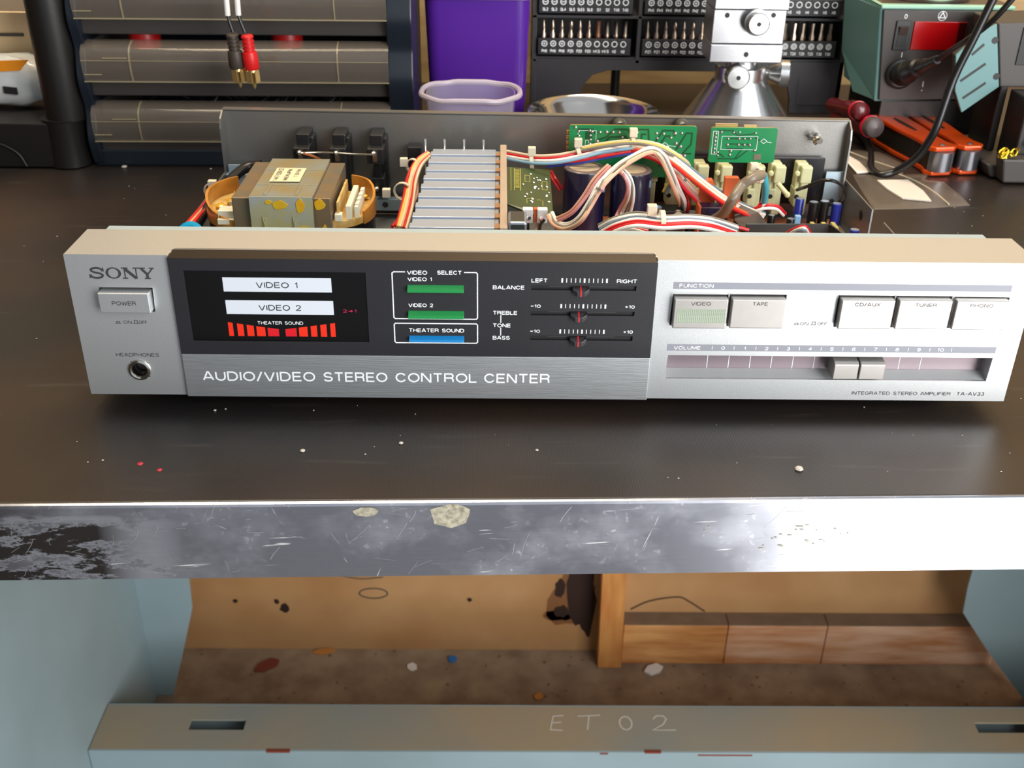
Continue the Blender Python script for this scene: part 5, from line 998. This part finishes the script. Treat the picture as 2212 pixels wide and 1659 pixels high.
# ------------------------------------------------------------------ hanging phono lead
lead = thing('phono_lead', 'twin audio lead with one black and one red gold-tipped plug hanging down', 'audio lead', (-205, 330, 120))
def plug(x, zt, m, tilt, y=330):
    t = Vector((tilt, 0, -1)).normalized(); o = Vector((x, y, zt))
    b = MB().use(m); pr = [(0, 3.4)]
    for k in range(4): pr += [(1 + 2.6 * k, 4.2), (2.2 + 2.6 * k, 4.2), (2.4 + 2.6 * k, 3.4), (3.4 + 2.6 * k, 3.4)]
    pr += [(11.6, 4.9), (15, 5.3), (22, 5.5), (23.5, 4.8)]
    b.lathe(o, t, pr, 20); bt_ = b.build('plug_boot', lead)
    b = MB().use('gold'); e = o + t * 23.5; _, u, w_ = b.frame_of(t)
    b.lathe(e, t, [(-.5, 3.4), (1, 4.0), (2, 4.0)], 20)
    for k in range(4):
        a = k * math.pi / 2 + .5; c = u * math.cos(a) + w_ * math.sin(a); b.obox(e + t * 5 + c * 3.9, t, c.cross(t), c, 4.2, 2.2, .35)
    b.lathe(e, t, [(0, 1.4), (11.5, 1.4), (13.5, .5)], 12); b.build('plug_contact', bt_)
plug(-211.2, 109, 'brown_rubber', .06); plug(-200.6, 108.5, 'red_plastic', .05, 329)
b = MB().use('wire_black'); b.tube([(-211.5, 330, 160), (-212.5, 330, 128), (-212.2, 330, 119), (-210.2, 330, 110)], 1.2); b.tube([(-204, 329, 160), (-205, 329, 126), (-204.6, 329, 120), (-201.6, 329, 110)], 1.2); b.build('wire', lead)
b = MB().use('wire_white'); b.cyl((-212.6, 330, 121), (-211.8, 330, 150), 1.9); b.cyl((-205.0, 329, 121.5), (-204.2, 329, 150), 1.9); b.build('sleeve', lead)

# ------------------------------------------------------------------ tubs, dish
tub = thing('plastic_tub', 'tall purple plastic tub standing between cabinet and bit rack', 'tub', (-44, 512, 0))
def shell(b, cx, cy, z0, z1, hx0, hy0, hx1, hy1, r, th=1.2, n=7):
    L_ = []
    for z, hx, hy, rr in ((z0, hx0, hy0, r * .8), (z1, hx1, hy1, r), (z1, hx1 - th, hy1 - th, r - th), (z0 + th, hx0 - th, hy0 - th, r * .8)): L_.append([(cx + x, cy + y, z) for x, y in rrect(-hx, hx, -hy, hy, rr, n)])
    m_ = len(L_[0]); b.add(sum(L_, []), [(k * m_ + i, k * m_ + (i + 1) % m_, (k + 1) * m_ + (i + 1) % m_, (k + 1) * m_ + i) for k in range(3) for i in range(m_)], True)
    b.add(L_[0] + L_[3], [list(range(m_))[::-1], [m_ + i for i in range(m_)]])
b = MB().use('purple'); shell(b, -44, 512, .5, 111, 40, 30, 44, 33, 12); b.build('tub_body', tub)
b = MB().use('purple_rim'); shell(b, -44, 512, 110, 116, 46, 35, 46.5, 35.5, 13, 3); b.build('tub_rim', tub)
ct = thing('clear_tub', 'small clear plastic tub with thick frosted rim before the purple tub', 'tub', (-47, 383, 0))
b = MB().use('clear_tub'); shell(b, -47, 383, .5, 58, 30, 24, 34, 28, 24, 1.0, 10); b.build('tub_body', ct)
b = MB().use('clear_rim')
ro = [(-47 + x, 383 + y) for x, y in rrect(-37.5, 37.5, -31, 31, 27, 10)]; ro.append(ro[0]); b.tube([(x, y, 58 + .4 * math.sin(x * .3)) for x, y in ro], 2.1, 8, 1); b.build('tub_rim', ct)
dish = thing('steel_dish', 'round polished steel dish behind the amplifier rear panel', 'dish', (52, 437, 0))
b = MB().use('dish_steel'); b.lathe((52, 437, 0), (0, 0, 1), [(1, 30), (.5, 32), (6, 38), (20, 47), (27, 50), (29.5, 53), (31, 54), (31.4, 52.8), (29.5, 50), (26, 48), (18, 44), (6, 34), (4, 30), (4, .1)], 56, False); b.build('dish_bowl', dish)

# ------------------------------------------------------------------ bit rack
rk = thing('bit_rack', 'black plastic bit stand with an arched opening behind the clamp', 'bit rack', (148, 560, 0))
b = MB().use('rack')
X0, X1, Y0, Y1 = 4, 290, 556, 600
b.box(X0, X1, Y0 + 2, Y1, 44, 49); b.box(X0, X1, 594, Y1, 44, 140)
arch = [(X0, 0), (48, 0), (49, 14), (52, 24), (60, 33), (74, 37.5), (220, 37.5), (233, 33), (241, 24), (244, 14), (245, 0), (X1, 0), (X1, 47), (X0, 47)]
b.prism([(x, Y0, z) for x, z in arch], (0, 4, 0)); b.box(X0, X0 + 4, Y0, Y1, 0, 140); b.box(X1 - 4, X1, Y0, Y1, 0, 140)
b.box(X0, X1, Y0, Y1, 83.0, 85.4); 
for x in (98.5, 190.5): b.box(x, x + 3.5, Y0, Y1, 44, 140)
b.box(250, 280, Y0 - .6, Y0, 8, 34)
b.build('rack_frame', rk, bevel=.8)
rowlow = [(['PH0'] * 3 + ['PZ0'] * 3 + ['H1.5'] * 2 + ['H2'] * 2), (['PZ1'] * 4 + ['PZ2'] * 4 + ['PZ3'] * 2), (['T10'] * 2 + ['T15'] * 2 + ['T20'] * 2 + ['T25'] * 2 + ['T30'] * 2)]
rowup = [['SL2', 'SL3', 'SL4', 'SL5', 'SL5.5', 'SL6', 'S1', 'S2', 'T40', 'T40'], (['PH1'] * 4 + ['PH2'] * 4 + ['PH3'] * 2), (['H2'] * 2 + ['H2.5'] * 2 + ['H3'] * 2 + ['H4'] * 2 + ['H5'] * 2)]
XS = (11, 105, 197)
def tray(cx, z, codes, lab, kinds):
    t = thing('bit_tray', lab, 'bit tray', (cx + 42, 557, z), group='printed trays in the bit rack')
    b = MB().use('rack_tray'); b.box(cx - 2, cx + 82, 552, 556.5, z, z + 14.5); b.box(cx - 2, cx + 82, 556.5, 590, z, z + 10); b.build('tray_block', t, bevel=.6)
    b = MB().use('white_print')
    for k, c in enumerate(codes):
        x = cx + 4 + 7.9 * k; zz = z + 10.0
        ring = [(x + 2.35 * math.cos(q * math.pi / 7), zz + 2.35 * math.sin(q * math.pi / 7)) for q in range(14)]
        b.ribbon(ring, .8, (0, 552, 0), XR, UP, .1, True)
        if kinds[k] == '+': b.ribbon([(x - 1.3, zz), (x + 1.3, zz)], .5, (0, 552, 0), XR, UP, .1); b.ribbon([(x, zz - 1.3), (x, zz + 1.3)], .5, (0, 552, 0), XR, UP, .1)
        elif kinds[k] == '-': b.ribbon([(x - 1.3, zz), (x + 1.3, zz)], .7, (0, 552, 0), XR, UP, .1)
        elif kinds[k] == '*': b.ribbon([(x + 1.2 * math.cos(q * math.pi / 3), zz + 1.2 * math.sin(q * math.pi / 3)) for q in range(6)], .7, (0, 552, 0), XR, UP, .1, True)
        w_ = 1.7 * len(c) if len(c) < 4 else 6.2; b.ft(c, x - w_ / 2, x + w_ / 2, z + 2.2, z + 5.0, 552, .02, .1)
    b.build('lettering', t); return t
pos = ('left', 'middle', 'right')
for i in range(3):
    tray(XS[i], 51.5, rowlow[i], ('lower left tray of the bit rack, printed PH0 to H2', 'lower middle tray of the bit rack, printed PZ1 and up, partly behind the clamp', 'lower right tray of the bit rack, right of the clamp block')[i], [['+'] * 6 + ['o'] * 4, ['+'] * 10, ['*'] * 10][i])
    tray(XS[i], 87.5, rowup[i], ('upper left tray of the bit rack, printed SL2 to T40', 'upper middle tray of the bit rack, printed PH1 and up', 'upper right tray of the bit rack, cut by the top edge')[i], [['-'] * 6 + ['o'] * 2 + ['o'] * 2, ['+'] * 10, ['o'] * 10][i])
ordn = ['first', 'second', 'third', 'fourth', 'fifth', 'sixth', 'seventh', 'eighth', 'ninth', 'tenth']
def bit(kind, m):
    o = bpy.data.objects.new('screwdriver_bit', None)
    b = MB().use(m)
    if kind == 'point': b.lathe((0, 0, -6), (0, 0, 1), [(0, 2.6), (7, 2.6), (9.5, 1.4), (12, 1.5), (14, 1.6), (18.5, .4)], 10)
    elif kind == 'waist': b.lathe((0, 0, -6), (0, 0, 1), [(0, 2.6), (7, 2.6), (9.5, 1.6), (11.5, 1.4), (14, 2.4), (17, 2.0), (19.5, .3)], 10)
    elif kind == 'hex': b.lathe((0, 0, -6), (0, 0, 1), [(0, 2.6), (7, 2.6), (7.6, 2.1), (18.5, 2.1)], 6)
    else: b.lathe((0, 0, -6), (0, 0, 1), [(0, 2.8), (7, 2.8), (9.5, 2.0), (11, 1.6), (18, 1.9), (18.6, 1.7)], 8)
    me_o = b.build('screwdriver_bit', None, local=True); C.objects.unlink(me_o) if False else None
    return me_o
protos = {}
seqs = [['point'] * 3 + ['waist'] + ['point'] * 2 + ['hex'] * 4, ['point', 'point', 'point', 'waist', 'point', 'waist', 'point', 'waist', 'point', 'point'], ['torx'] * 10]
mats_ = [['bit_steel'] * 6 + ['bit_copper', 'bit_steel', 'bit_steel', 'bit_steel'], ['bit_steel'] * 10, ['bit_steel'] * 10]
for i in range(3):
    for k in range(10):
        if i == 1 and k > 7: continue
        if i == 2 and k < 4: continue
        key = (seqs[i][k], mats_[i][k])
        if key not in protos: protos[key] = bit(*key); o = protos[key]
        else: o = protos[key].copy(); C.objects.link(o)
        o.location = Vector((XS[i] + 3.5 + 8.2 * k, 561, 67.6)) * S; o.rotation_euler = (0, 0, k * .4)
        w_ = {'point': 'pointed', 'waist': 'waisted', 'hex': 'blunt hexagonal', 'torx': 'straight star'}[key[0]]
        side = ('%s from the left in the lower left tray' % ordn[k], '%s from the left in the lower middle tray' % ordn[k], '%s from the right in the lower right tray' % ordn[9 - k])[i]
        tag(o, '%s steel bit, %s of the rack' % (w_, side), 'screwdriver bit', 'screwdriver bits standing in the rack')
b = MB().use('dark_plastic'); b.cyl((87, 610, 1), (87, 610, 40), 4.4, seg=16); b.build('back_strut', rk)

# ------------------------------------------------------------------ aluminium clamp stand
cl = thing('clamp_stand', 'machined aluminium clamp stand with knobs on a cone base behind the amplifier', 'clamp stand', (177, 470, 0))
b = MB().use('alu_turned'); b.lathe((177, 470, .5), (0, 0, 1), [(0, 52), (4, 53), (8, 52), (50, 22.5), (51, 22.5)], 56); b.build('cone_base', cl)
b = MB().use('alu_turned'); b.lathe((177, 470, 51), (0, 0, 1), [(0, 21.5), (11, 21.5), (12, 20.5)], 48); b.build('collar', cl)
b = MB().use('alu_turned'); b.cyl((177, 470, 62), (177, 470, 78), 13.5, seg=40); b.build('column', cl)
b = MB().use('alu'); b.box(142.5, 200.6, 434, 474, 71.5, 85.5); b.box(142.8, 200.3, 436, 474, 85.8, 112); b.box(142.4, 200.8, 433, 474, 112.3, 135); bk = b.build('clamp_block', cl, bevel=.7)
for x, z, y in ((153.5, 107.5, 436), (190, 108, 436), (171.5, 78, 434)): b = MB().use('slot_dark'); b.lathe((x, y + 1, z), (0, -1, 0), [(0, 2.0), (1.1, 2.0)], 16); b.build('screw_hole', bk)
def knobk(c, ax, prof, nm):
    b = MB().use('alu_turned'); b.lathe(c, ax, prof, 36); k = b.build(nm, cl, bevel=0); b = MB().use('slot_dark'); c = Vector(c); d = Vector(ax).normalized(); b.lathe(c + d * prof[-1][0], d, [(-.3, 1.8), (.12, 1.8)], 14); b.build('knob_bore', k)
knobk((176, 436, 103.5), (0, -1, 0), [(0, 6), (6, 6), (7, 10), (8.2, 10), (8.4, 8.6), (14, 8.6), (14.8, 7.6), (14.9, 2.0)], 'clamp_knob')
knobk((166.5, 455, 60.5), (0, -1, 0), [(0, 5), (14, 5), (15, 9.4), (25, 9.4), (25.8, 8.4), (25.9, 2)], 'clamp_knob')
knobk((196, 466, 57), (1, -.12, 0), [(0, 3), (3, 3), (3.2, 5), (12, 9.2), (12.2, 11), (19, 11), (20, 10), (20.1, 2)], 'clamp_knob')

# ------------------------------------------------------------------ soldering station
ss = thing('soldering_station', 'teal soldering station with dark front, rocker switch and red display', 'soldering station', (330, 500, 0))
def seg6(y): return [(281.5, 111.5), (386, 111.5), (389, 106), (389, 42), (384, 37.5), (291, 37.5)]
b = MB().use('teal'); b.prism([(280.5, 458, 112.5), (387, 458, 112.5), (390, 458, 107), (390, 458, 40), (289, 458, 36), (284, 462, 44), (279, 470, 90)][:5], (0, 92, 0)); b.build('casing', ss, bevel=1.2)
b = MB().use('teal'); b.prism([(280.6, 459, 111), (289, 459, 37), (285, 505, 33), (283, 548, 60), (278, 548, 108)], (2, 0, 0)); b.build('side_cheek', ss, bevel=.5)
b = MB().use('teal_pale'); b.box(281, 389, 455.5, 463, 110.8, 113.8); b.box(281, 284, 463, 552, 110.8, 113.8); b.build('casing_lid', ss, bevel=.8)
b = MB().use('hybrid'); b.box(284, 389, 463, 552, 112, 113.4); b.build('top_panel', ss, bevel=.3)
b = MB().use('station_front'); b.prism([(283, 455, 110), (386, 455, 110), (388, 455, 40), (292, 455, 38)], (0, 5, 0)); sf = b.build('front_plate', ss, bevel=.5)
b = MB().use('black_plastic'); b.box(296, 380, 462, 548, 0, 36.5); b.build('foot_block', ss, bevel=1)
b = MB().use('dark_plastic'); b.box(294.8, 307.2, 453.4, 455.2, 79, 102); rk_ = b.build('rocker_switch', ss, bevel=.4); b = MB().use('slot_dark'); b.box(297, 305, 453.0, 453.6, 81.5, 98); b.use('hybrid').prism([(297.5, 453.2, 90), (304.5, 453.2, 90), (304.5, 450.6, 97.5), (297.5, 450.6, 97.5)], (0, 2, 0)); b.build('rocker_key', rk_)
b = MB().use('display_red'); b.box(309.4, 345, 453.6, 455.2, 79.5, 101.5); b.use('display_dark').box(345.2, 352, 453.6, 455.2, 79.5, 101.5); b.build('display_panel', ss, bevel=.3)
b = MB().use('white_print'); o_ = (0, 454.9, 0)
def Q(p, w_=.5, c=False): b.ribbon(p, w_, o_, XR, UP, .15, c)
Q([(301.6 + 1.0 * math.cos(k * .6283), 105.3 + 1.6 * math.sin(k * .6283)) for k in range(10)], .5, True)
Q([(331 + 3.6 * math.cos(k * .5236), 106 + 3.6 * math.sin(k * .5236)) for k in range(12)], .5, True); Q([(328.6, 104.6), (331, 108.6), (333.4, 104.6)], .9, True); Q([(304, 77), (304, 73)], .7)
Q([(302.6, 68.6), (305.4, 68.6)], .9); Q([(303, 67.6), (305, 67.6)], .9); Q([(304, 68), (304, 65.6)], .7); Q([(326, 54), (326.2, 49.5)], 1.0); Q([(326, 47), (326, 46)], 1.0)
b.build('front_symbols', sf)
b = MB().use('dark_plastic'); b.lathe((305, 454.5, 60), (0.05, -1, .02), [(0, 12), (3, 12), (4, 10)], 28); b.build('socket_ring', ss)
tin = thing('metal_tin', 'shallow shiny metal tin lying on top of the soldering station', 'tin', (332, 500, 113.6))
b = MB().use('chrome'); b.lathe((332, 500, 113.8), (0, 0, 1), [(0, 34), (3, 35), (12, 35), (13, 34)], 40); b.build('tin_body', tin)
# iron lead
il = thing('iron_cable', 'thick black soldering iron cable looping down over the bench beside the multitool', 'cable', (300, 370, 0))
b = MB().use('dark_plastic'); p0, p1 = Vector((304, 449, 60)), Vector((314, 405, 82)); d_ = (p1 - p0); b.lathe(p0, d_, [(0, 9), (10, 9.4), (12, 8), (24, 7.4), (26, 5.6), (34, 5.2), (36, 4.2), (50, 3.4)], 24); b.build('cable_plug', il)
b = MB().use('wire_black'); b.tube([(314.5, 404, 82.8), (317, 388, 93), (321, 372, 104), (330, 356, 122), (345, 350, 150)], 2.2, 12)
b.build('feed_cable', il)
b = MB().use('wire_black'); b.tube([(322.6, 350, 136), (315.1, 350, 109.4), (306.5, 350, 79.8), (299.6, 345, 47), (296.4, 347, 34), (292.8, 350, 23), (287, 355, 13.5), (280, 361, 6), (270, 362, 3.2), (268, 378, 3.2), (276, 405, 3.2), (285, 440, 3.2), (288, 470, 4), (284, 500, 5), (276, 520, 6)], 3.0, 12); b.build('cable_run', il)
# iron holder
ih = thing('iron_holder', 'dark soldering iron stand with slotted pale teal side plate at the right edge', 'iron stand', (410, 400, 0))
b = MB().use('teal'); yy = 399
pl = [(351.5, yy, 110.2), (364, yy, 63.1), (339.1, yy, 42.5), (330.4, yy, 59.1), (325.1, yy, 86.5), (340.4, yy, 104.3)]
b.prism(pl, (0, 2.5, 0)); spl = b.build('side_plate', ih, bevel=.5)
b = MB().use('slot_dark')
for a, c in (((337.2, 87.0), (345, 95.1)), ((332.6, 67.0), (349.4, 80.6)), ((337.3, 53.8), (352.8, 66.1))): b.ribbon([a, c], 2.0, (0, yy, 0), XR, UP, .15)
for x, z in ((352.6, 98), (360.0, 71)): b.lathe((x, yy - .05, z), (0, -1, 0), [(0, 2.6), (.15, 2.6)], 14)
b.build('vent_slot', spl)
b = MB().use('station_front'); b.prism([(352, 398.6, 110.6), (430, 398.6, 114), (436, 398.6, 63), (364.5, 398.6, 63)], (0, 50, 0)); b.prism([(340, 403, 104), (352, 403, 110), (364, 403, 63), (340, 403, 44), (331, 403, 60), (326, 403, 86)], (0, 7, 0)); b.build('holder_body', ih, bevel=1)
b = MB().use('slot_dark'); b.box(372, 430, 397.6, 398.8, 80, 108); b.build('holder_window', ih, bevel=.3)
b = MB().use('station_front'); b.prism([(361, 350, 1.5), (440, 350, 1.5), (440, 350, 20), (357, 350, 20)], (0, 14, 0)); b.prism([(357, 364, 1.5), (440, 364, 1.5), (440, 364, 12), (352, 364, 12)], (-6, 84, 0)); b.build('holder_base', ih, bevel=1.5)
b = MB().use('black_plastic'); b.box(373, 440, 366, 398, 12, 62); b.box(366, 372, 400, 440, 12, 64); b.build('sponge_housing', ih, bevel=1)
b = MB().use('brass_wool'); rs = random.Random(4)
def curl(cx, cy, cz, n_, rr_):
    for _ in range(n_):
        x, y, z = cx + rs.uniform(-6, 6), cy + rs.uniform(-3, 3), cz + rs.uniform(-rr_, rr_); r = rs.uniform(1.5, 3.5); ph = rs.uniform(0, 6)
        b.tube([(x + r * math.cos(ph + t * 1.1), y + r * math.sin(ph + t * 1.1) * .5, z + r * math.sin(t * 1.3 + ph) + t * .4) for t in range(6)], .5, 5, 3)
curl(388, 363, 38, 46, 15)
curl(360, 352, 23, 10, 2); tag(b.build('brass_wool'), 'curled gold brass wool in the iron stand at the right edge', 'brass wool', kind='stuff')

# ------------------------------------------------------------------ multitool, screwdrivers
mtl = thing('multitool', 'orange and steel folding multitool standing closed on the bench', 'multitool', (328, 420, 0))
def handle(x0, y0, x1, y1, w_, nm):
    a, c = Vector((x0, y0, 0)), Vector((x1, y1, 0)); d = (c - a).normalized(); nrm = Vector((d.y, -d.x, 0)); L_ = (c - a).length
    out = [(0, .35), (.06, .8), (.18, 1.0), (.45, .92), (.7, .72), (.86, .74), (.95, .95), (1.0, .6)]
    def poly(sc_, z): return [a + d * (t * L_) + nrm * (k * w_ * sc_) + Vector((0, 0, z)) for t, k in out] + [a + d * (t * L_) - nrm * (k * w_ * sc_) + Vector((0, 0, z)) for t, k in out[::-1]]
    b = MB().use('tool_dark'); b.prism(poly(.86, 4), (0, 0, 16)); b.build('handle_body', mtl, bevel=.6)
    b = MB().use('tool_orange'); b.prism(poly(1, 19.5), (0, 0, 4)); b.prism(poly(1, .5), (0, 0, 4)); hs_ = b.build('handle_scale', mtl, bevel=1.2)
    b = MB().use('tool_steel'); e = c - d * 6; b.cyl((e.x, e.y, 4.6), (e.x, e.y, 19.4), w_ * .78, seg=20); b.build('pivot_barrel', mtl)
    b = MB().use('tool_steel'); b.ball((e.x, e.y, 23.4), 2.6, .4); e2 = a + d * 9; b.ball((e2.x, e2.y, 23.4), 2.6, .4); b.build('rivet', mtl)
    b = MB().use('tool_dark'); b.prism([a + d * (L_ * t) + nrm * k + Vector((0, 0, 23.4)) for t, k in ((.2, 1.6), (.32, 2.6), (.46, 2.2), (.56, 1.0), (.56, -.8), (.46, -1.6), (.32, -1.8), (.2, -1.0))], (0, 0, .4)); b.build('grip_recess', hs_)
handle(304, 474, 320, 369, 13.0, 'a'); handle(332, 484, 343, 373, 11.5, 'b')
def driver(nm, lab, p0, p1, r, ring_, ms):
    o = thing(nm, lab, 'screwdriver', (p0[0], p0[1], 0)); p0, p1 = Vector(p0), Vector(p1); L_ = (p1 - p0).length
    b = MB().use(ms); b.lathe(p0, p1 - p0, [(-2, .1), (-1.5, r * .6), (0, r * .92), (2, r), (7, r)], 24, False); b.build('end_cap', o)
    b = MB().use('pen_red'); b.lathe(p0, p1 - p0, [(6.5, r + .7), (9, r + .7)], 24); b.build('red_ring', o)
    b = MB().use('dark_red'); b.lathe(p0, p1 - p0, [(9, r * .95), (20, r * 1.05), (L_ * .6, r * .8), (L_, r * .9)], 24); b.build('handle', o)
driver('screwdriver', 'dark red handled screwdriver with glossy end, farther of the two beside the rack', (274.1, 440, 32), (268, 500, 22), 7.5, 0, 'dark_red')
driver('screwdriver', 'dark red screwdriver with matt grey rounded end, nearer of the two', (283.5, 428, 22), (271, 490, 14), 8.5, 0, 'grey_rubber')

# ------------------------------------------------------------------ zip bags
def bag(name, lab, outline, zs, zipl, paper, pl_):
    o = thing(name, lab, 'zip bag', (outline[0][0], outline[0][1], 0)); n_ = len(outline); cx = sum(p[0] for p in outline) / n_; cy = sum(p[1] for p in outline) / n_
    b = MB().use('bag_film'); rs = random.Random(n_); rings = []
    for f in (1.0, .97, .8, .55, .3): rings.append([(cx + (x - cx) * f, cy + (y - cy) * f, (.3 if f == 1 else .5 + zs * (1 - f) + rs.uniform(0, 1.4))) for x, y in outline])
    b.add(sum(rings, []) + [(cx, cy, zs)], [(k * n_ + i, k * n_ + (i + 1) % n_, (k + 1) * n_ + (i + 1) % n_, (k + 1) * n_ + i) for k in range(4) for i in range(n_)] + [(4 * n_ + i, 4 * n_ + (i + 1) % n_, 5 * n_) for i in range(n_)], True)
    b.build('bag_film', o)
    b = MB().use('bag_zip'); b.tube([(x, y, 2.4) for x, y in zipl], .55, 6); b.build('zip_strip', o)
    if paper:
        b = MB().use('paper'); b.prism([(x, y, .7) for x, y in paper], (0, 0, .9)); tag(b.build('paper_slip'), pl_, 'paper')
bag('zip_bag', 'clear flat zip bag holding a white slip on the mat right of the amplifier', [(243.5, 289.7), (280, 293), (317.2, 300.9), (319, 325), (316.8, 351.6), (303, 356), (312.6, 373.2), (280, 371), (251.7, 369.9), (247, 330)], 3.5,
    [(284, 371), (294, 350), (299, 325), (300, 297)], [(265.8, 354.4), (290.1, 356.4), (293, 330), (291, 307.1), (271.4, 312.6), (267, 334)], 'curved white paper slip inside the nearer clear zip bag')
bag('zip_bag', 'crumpled clear zip bag lying behind the flat one near the amplifier corner', [(256, 376), (292.6, 373.7), (300, 400), (292.2, 432.1), (271.4, 439.3), (257, 415)], 5,
    [(262, 432), (275, 405), (290, 380)], [(255.5, 372.5), (266, 374), (266, 402), (262.2, 418), (256, 416)], 'white paper corner showing under the farther crumpled zip bag')
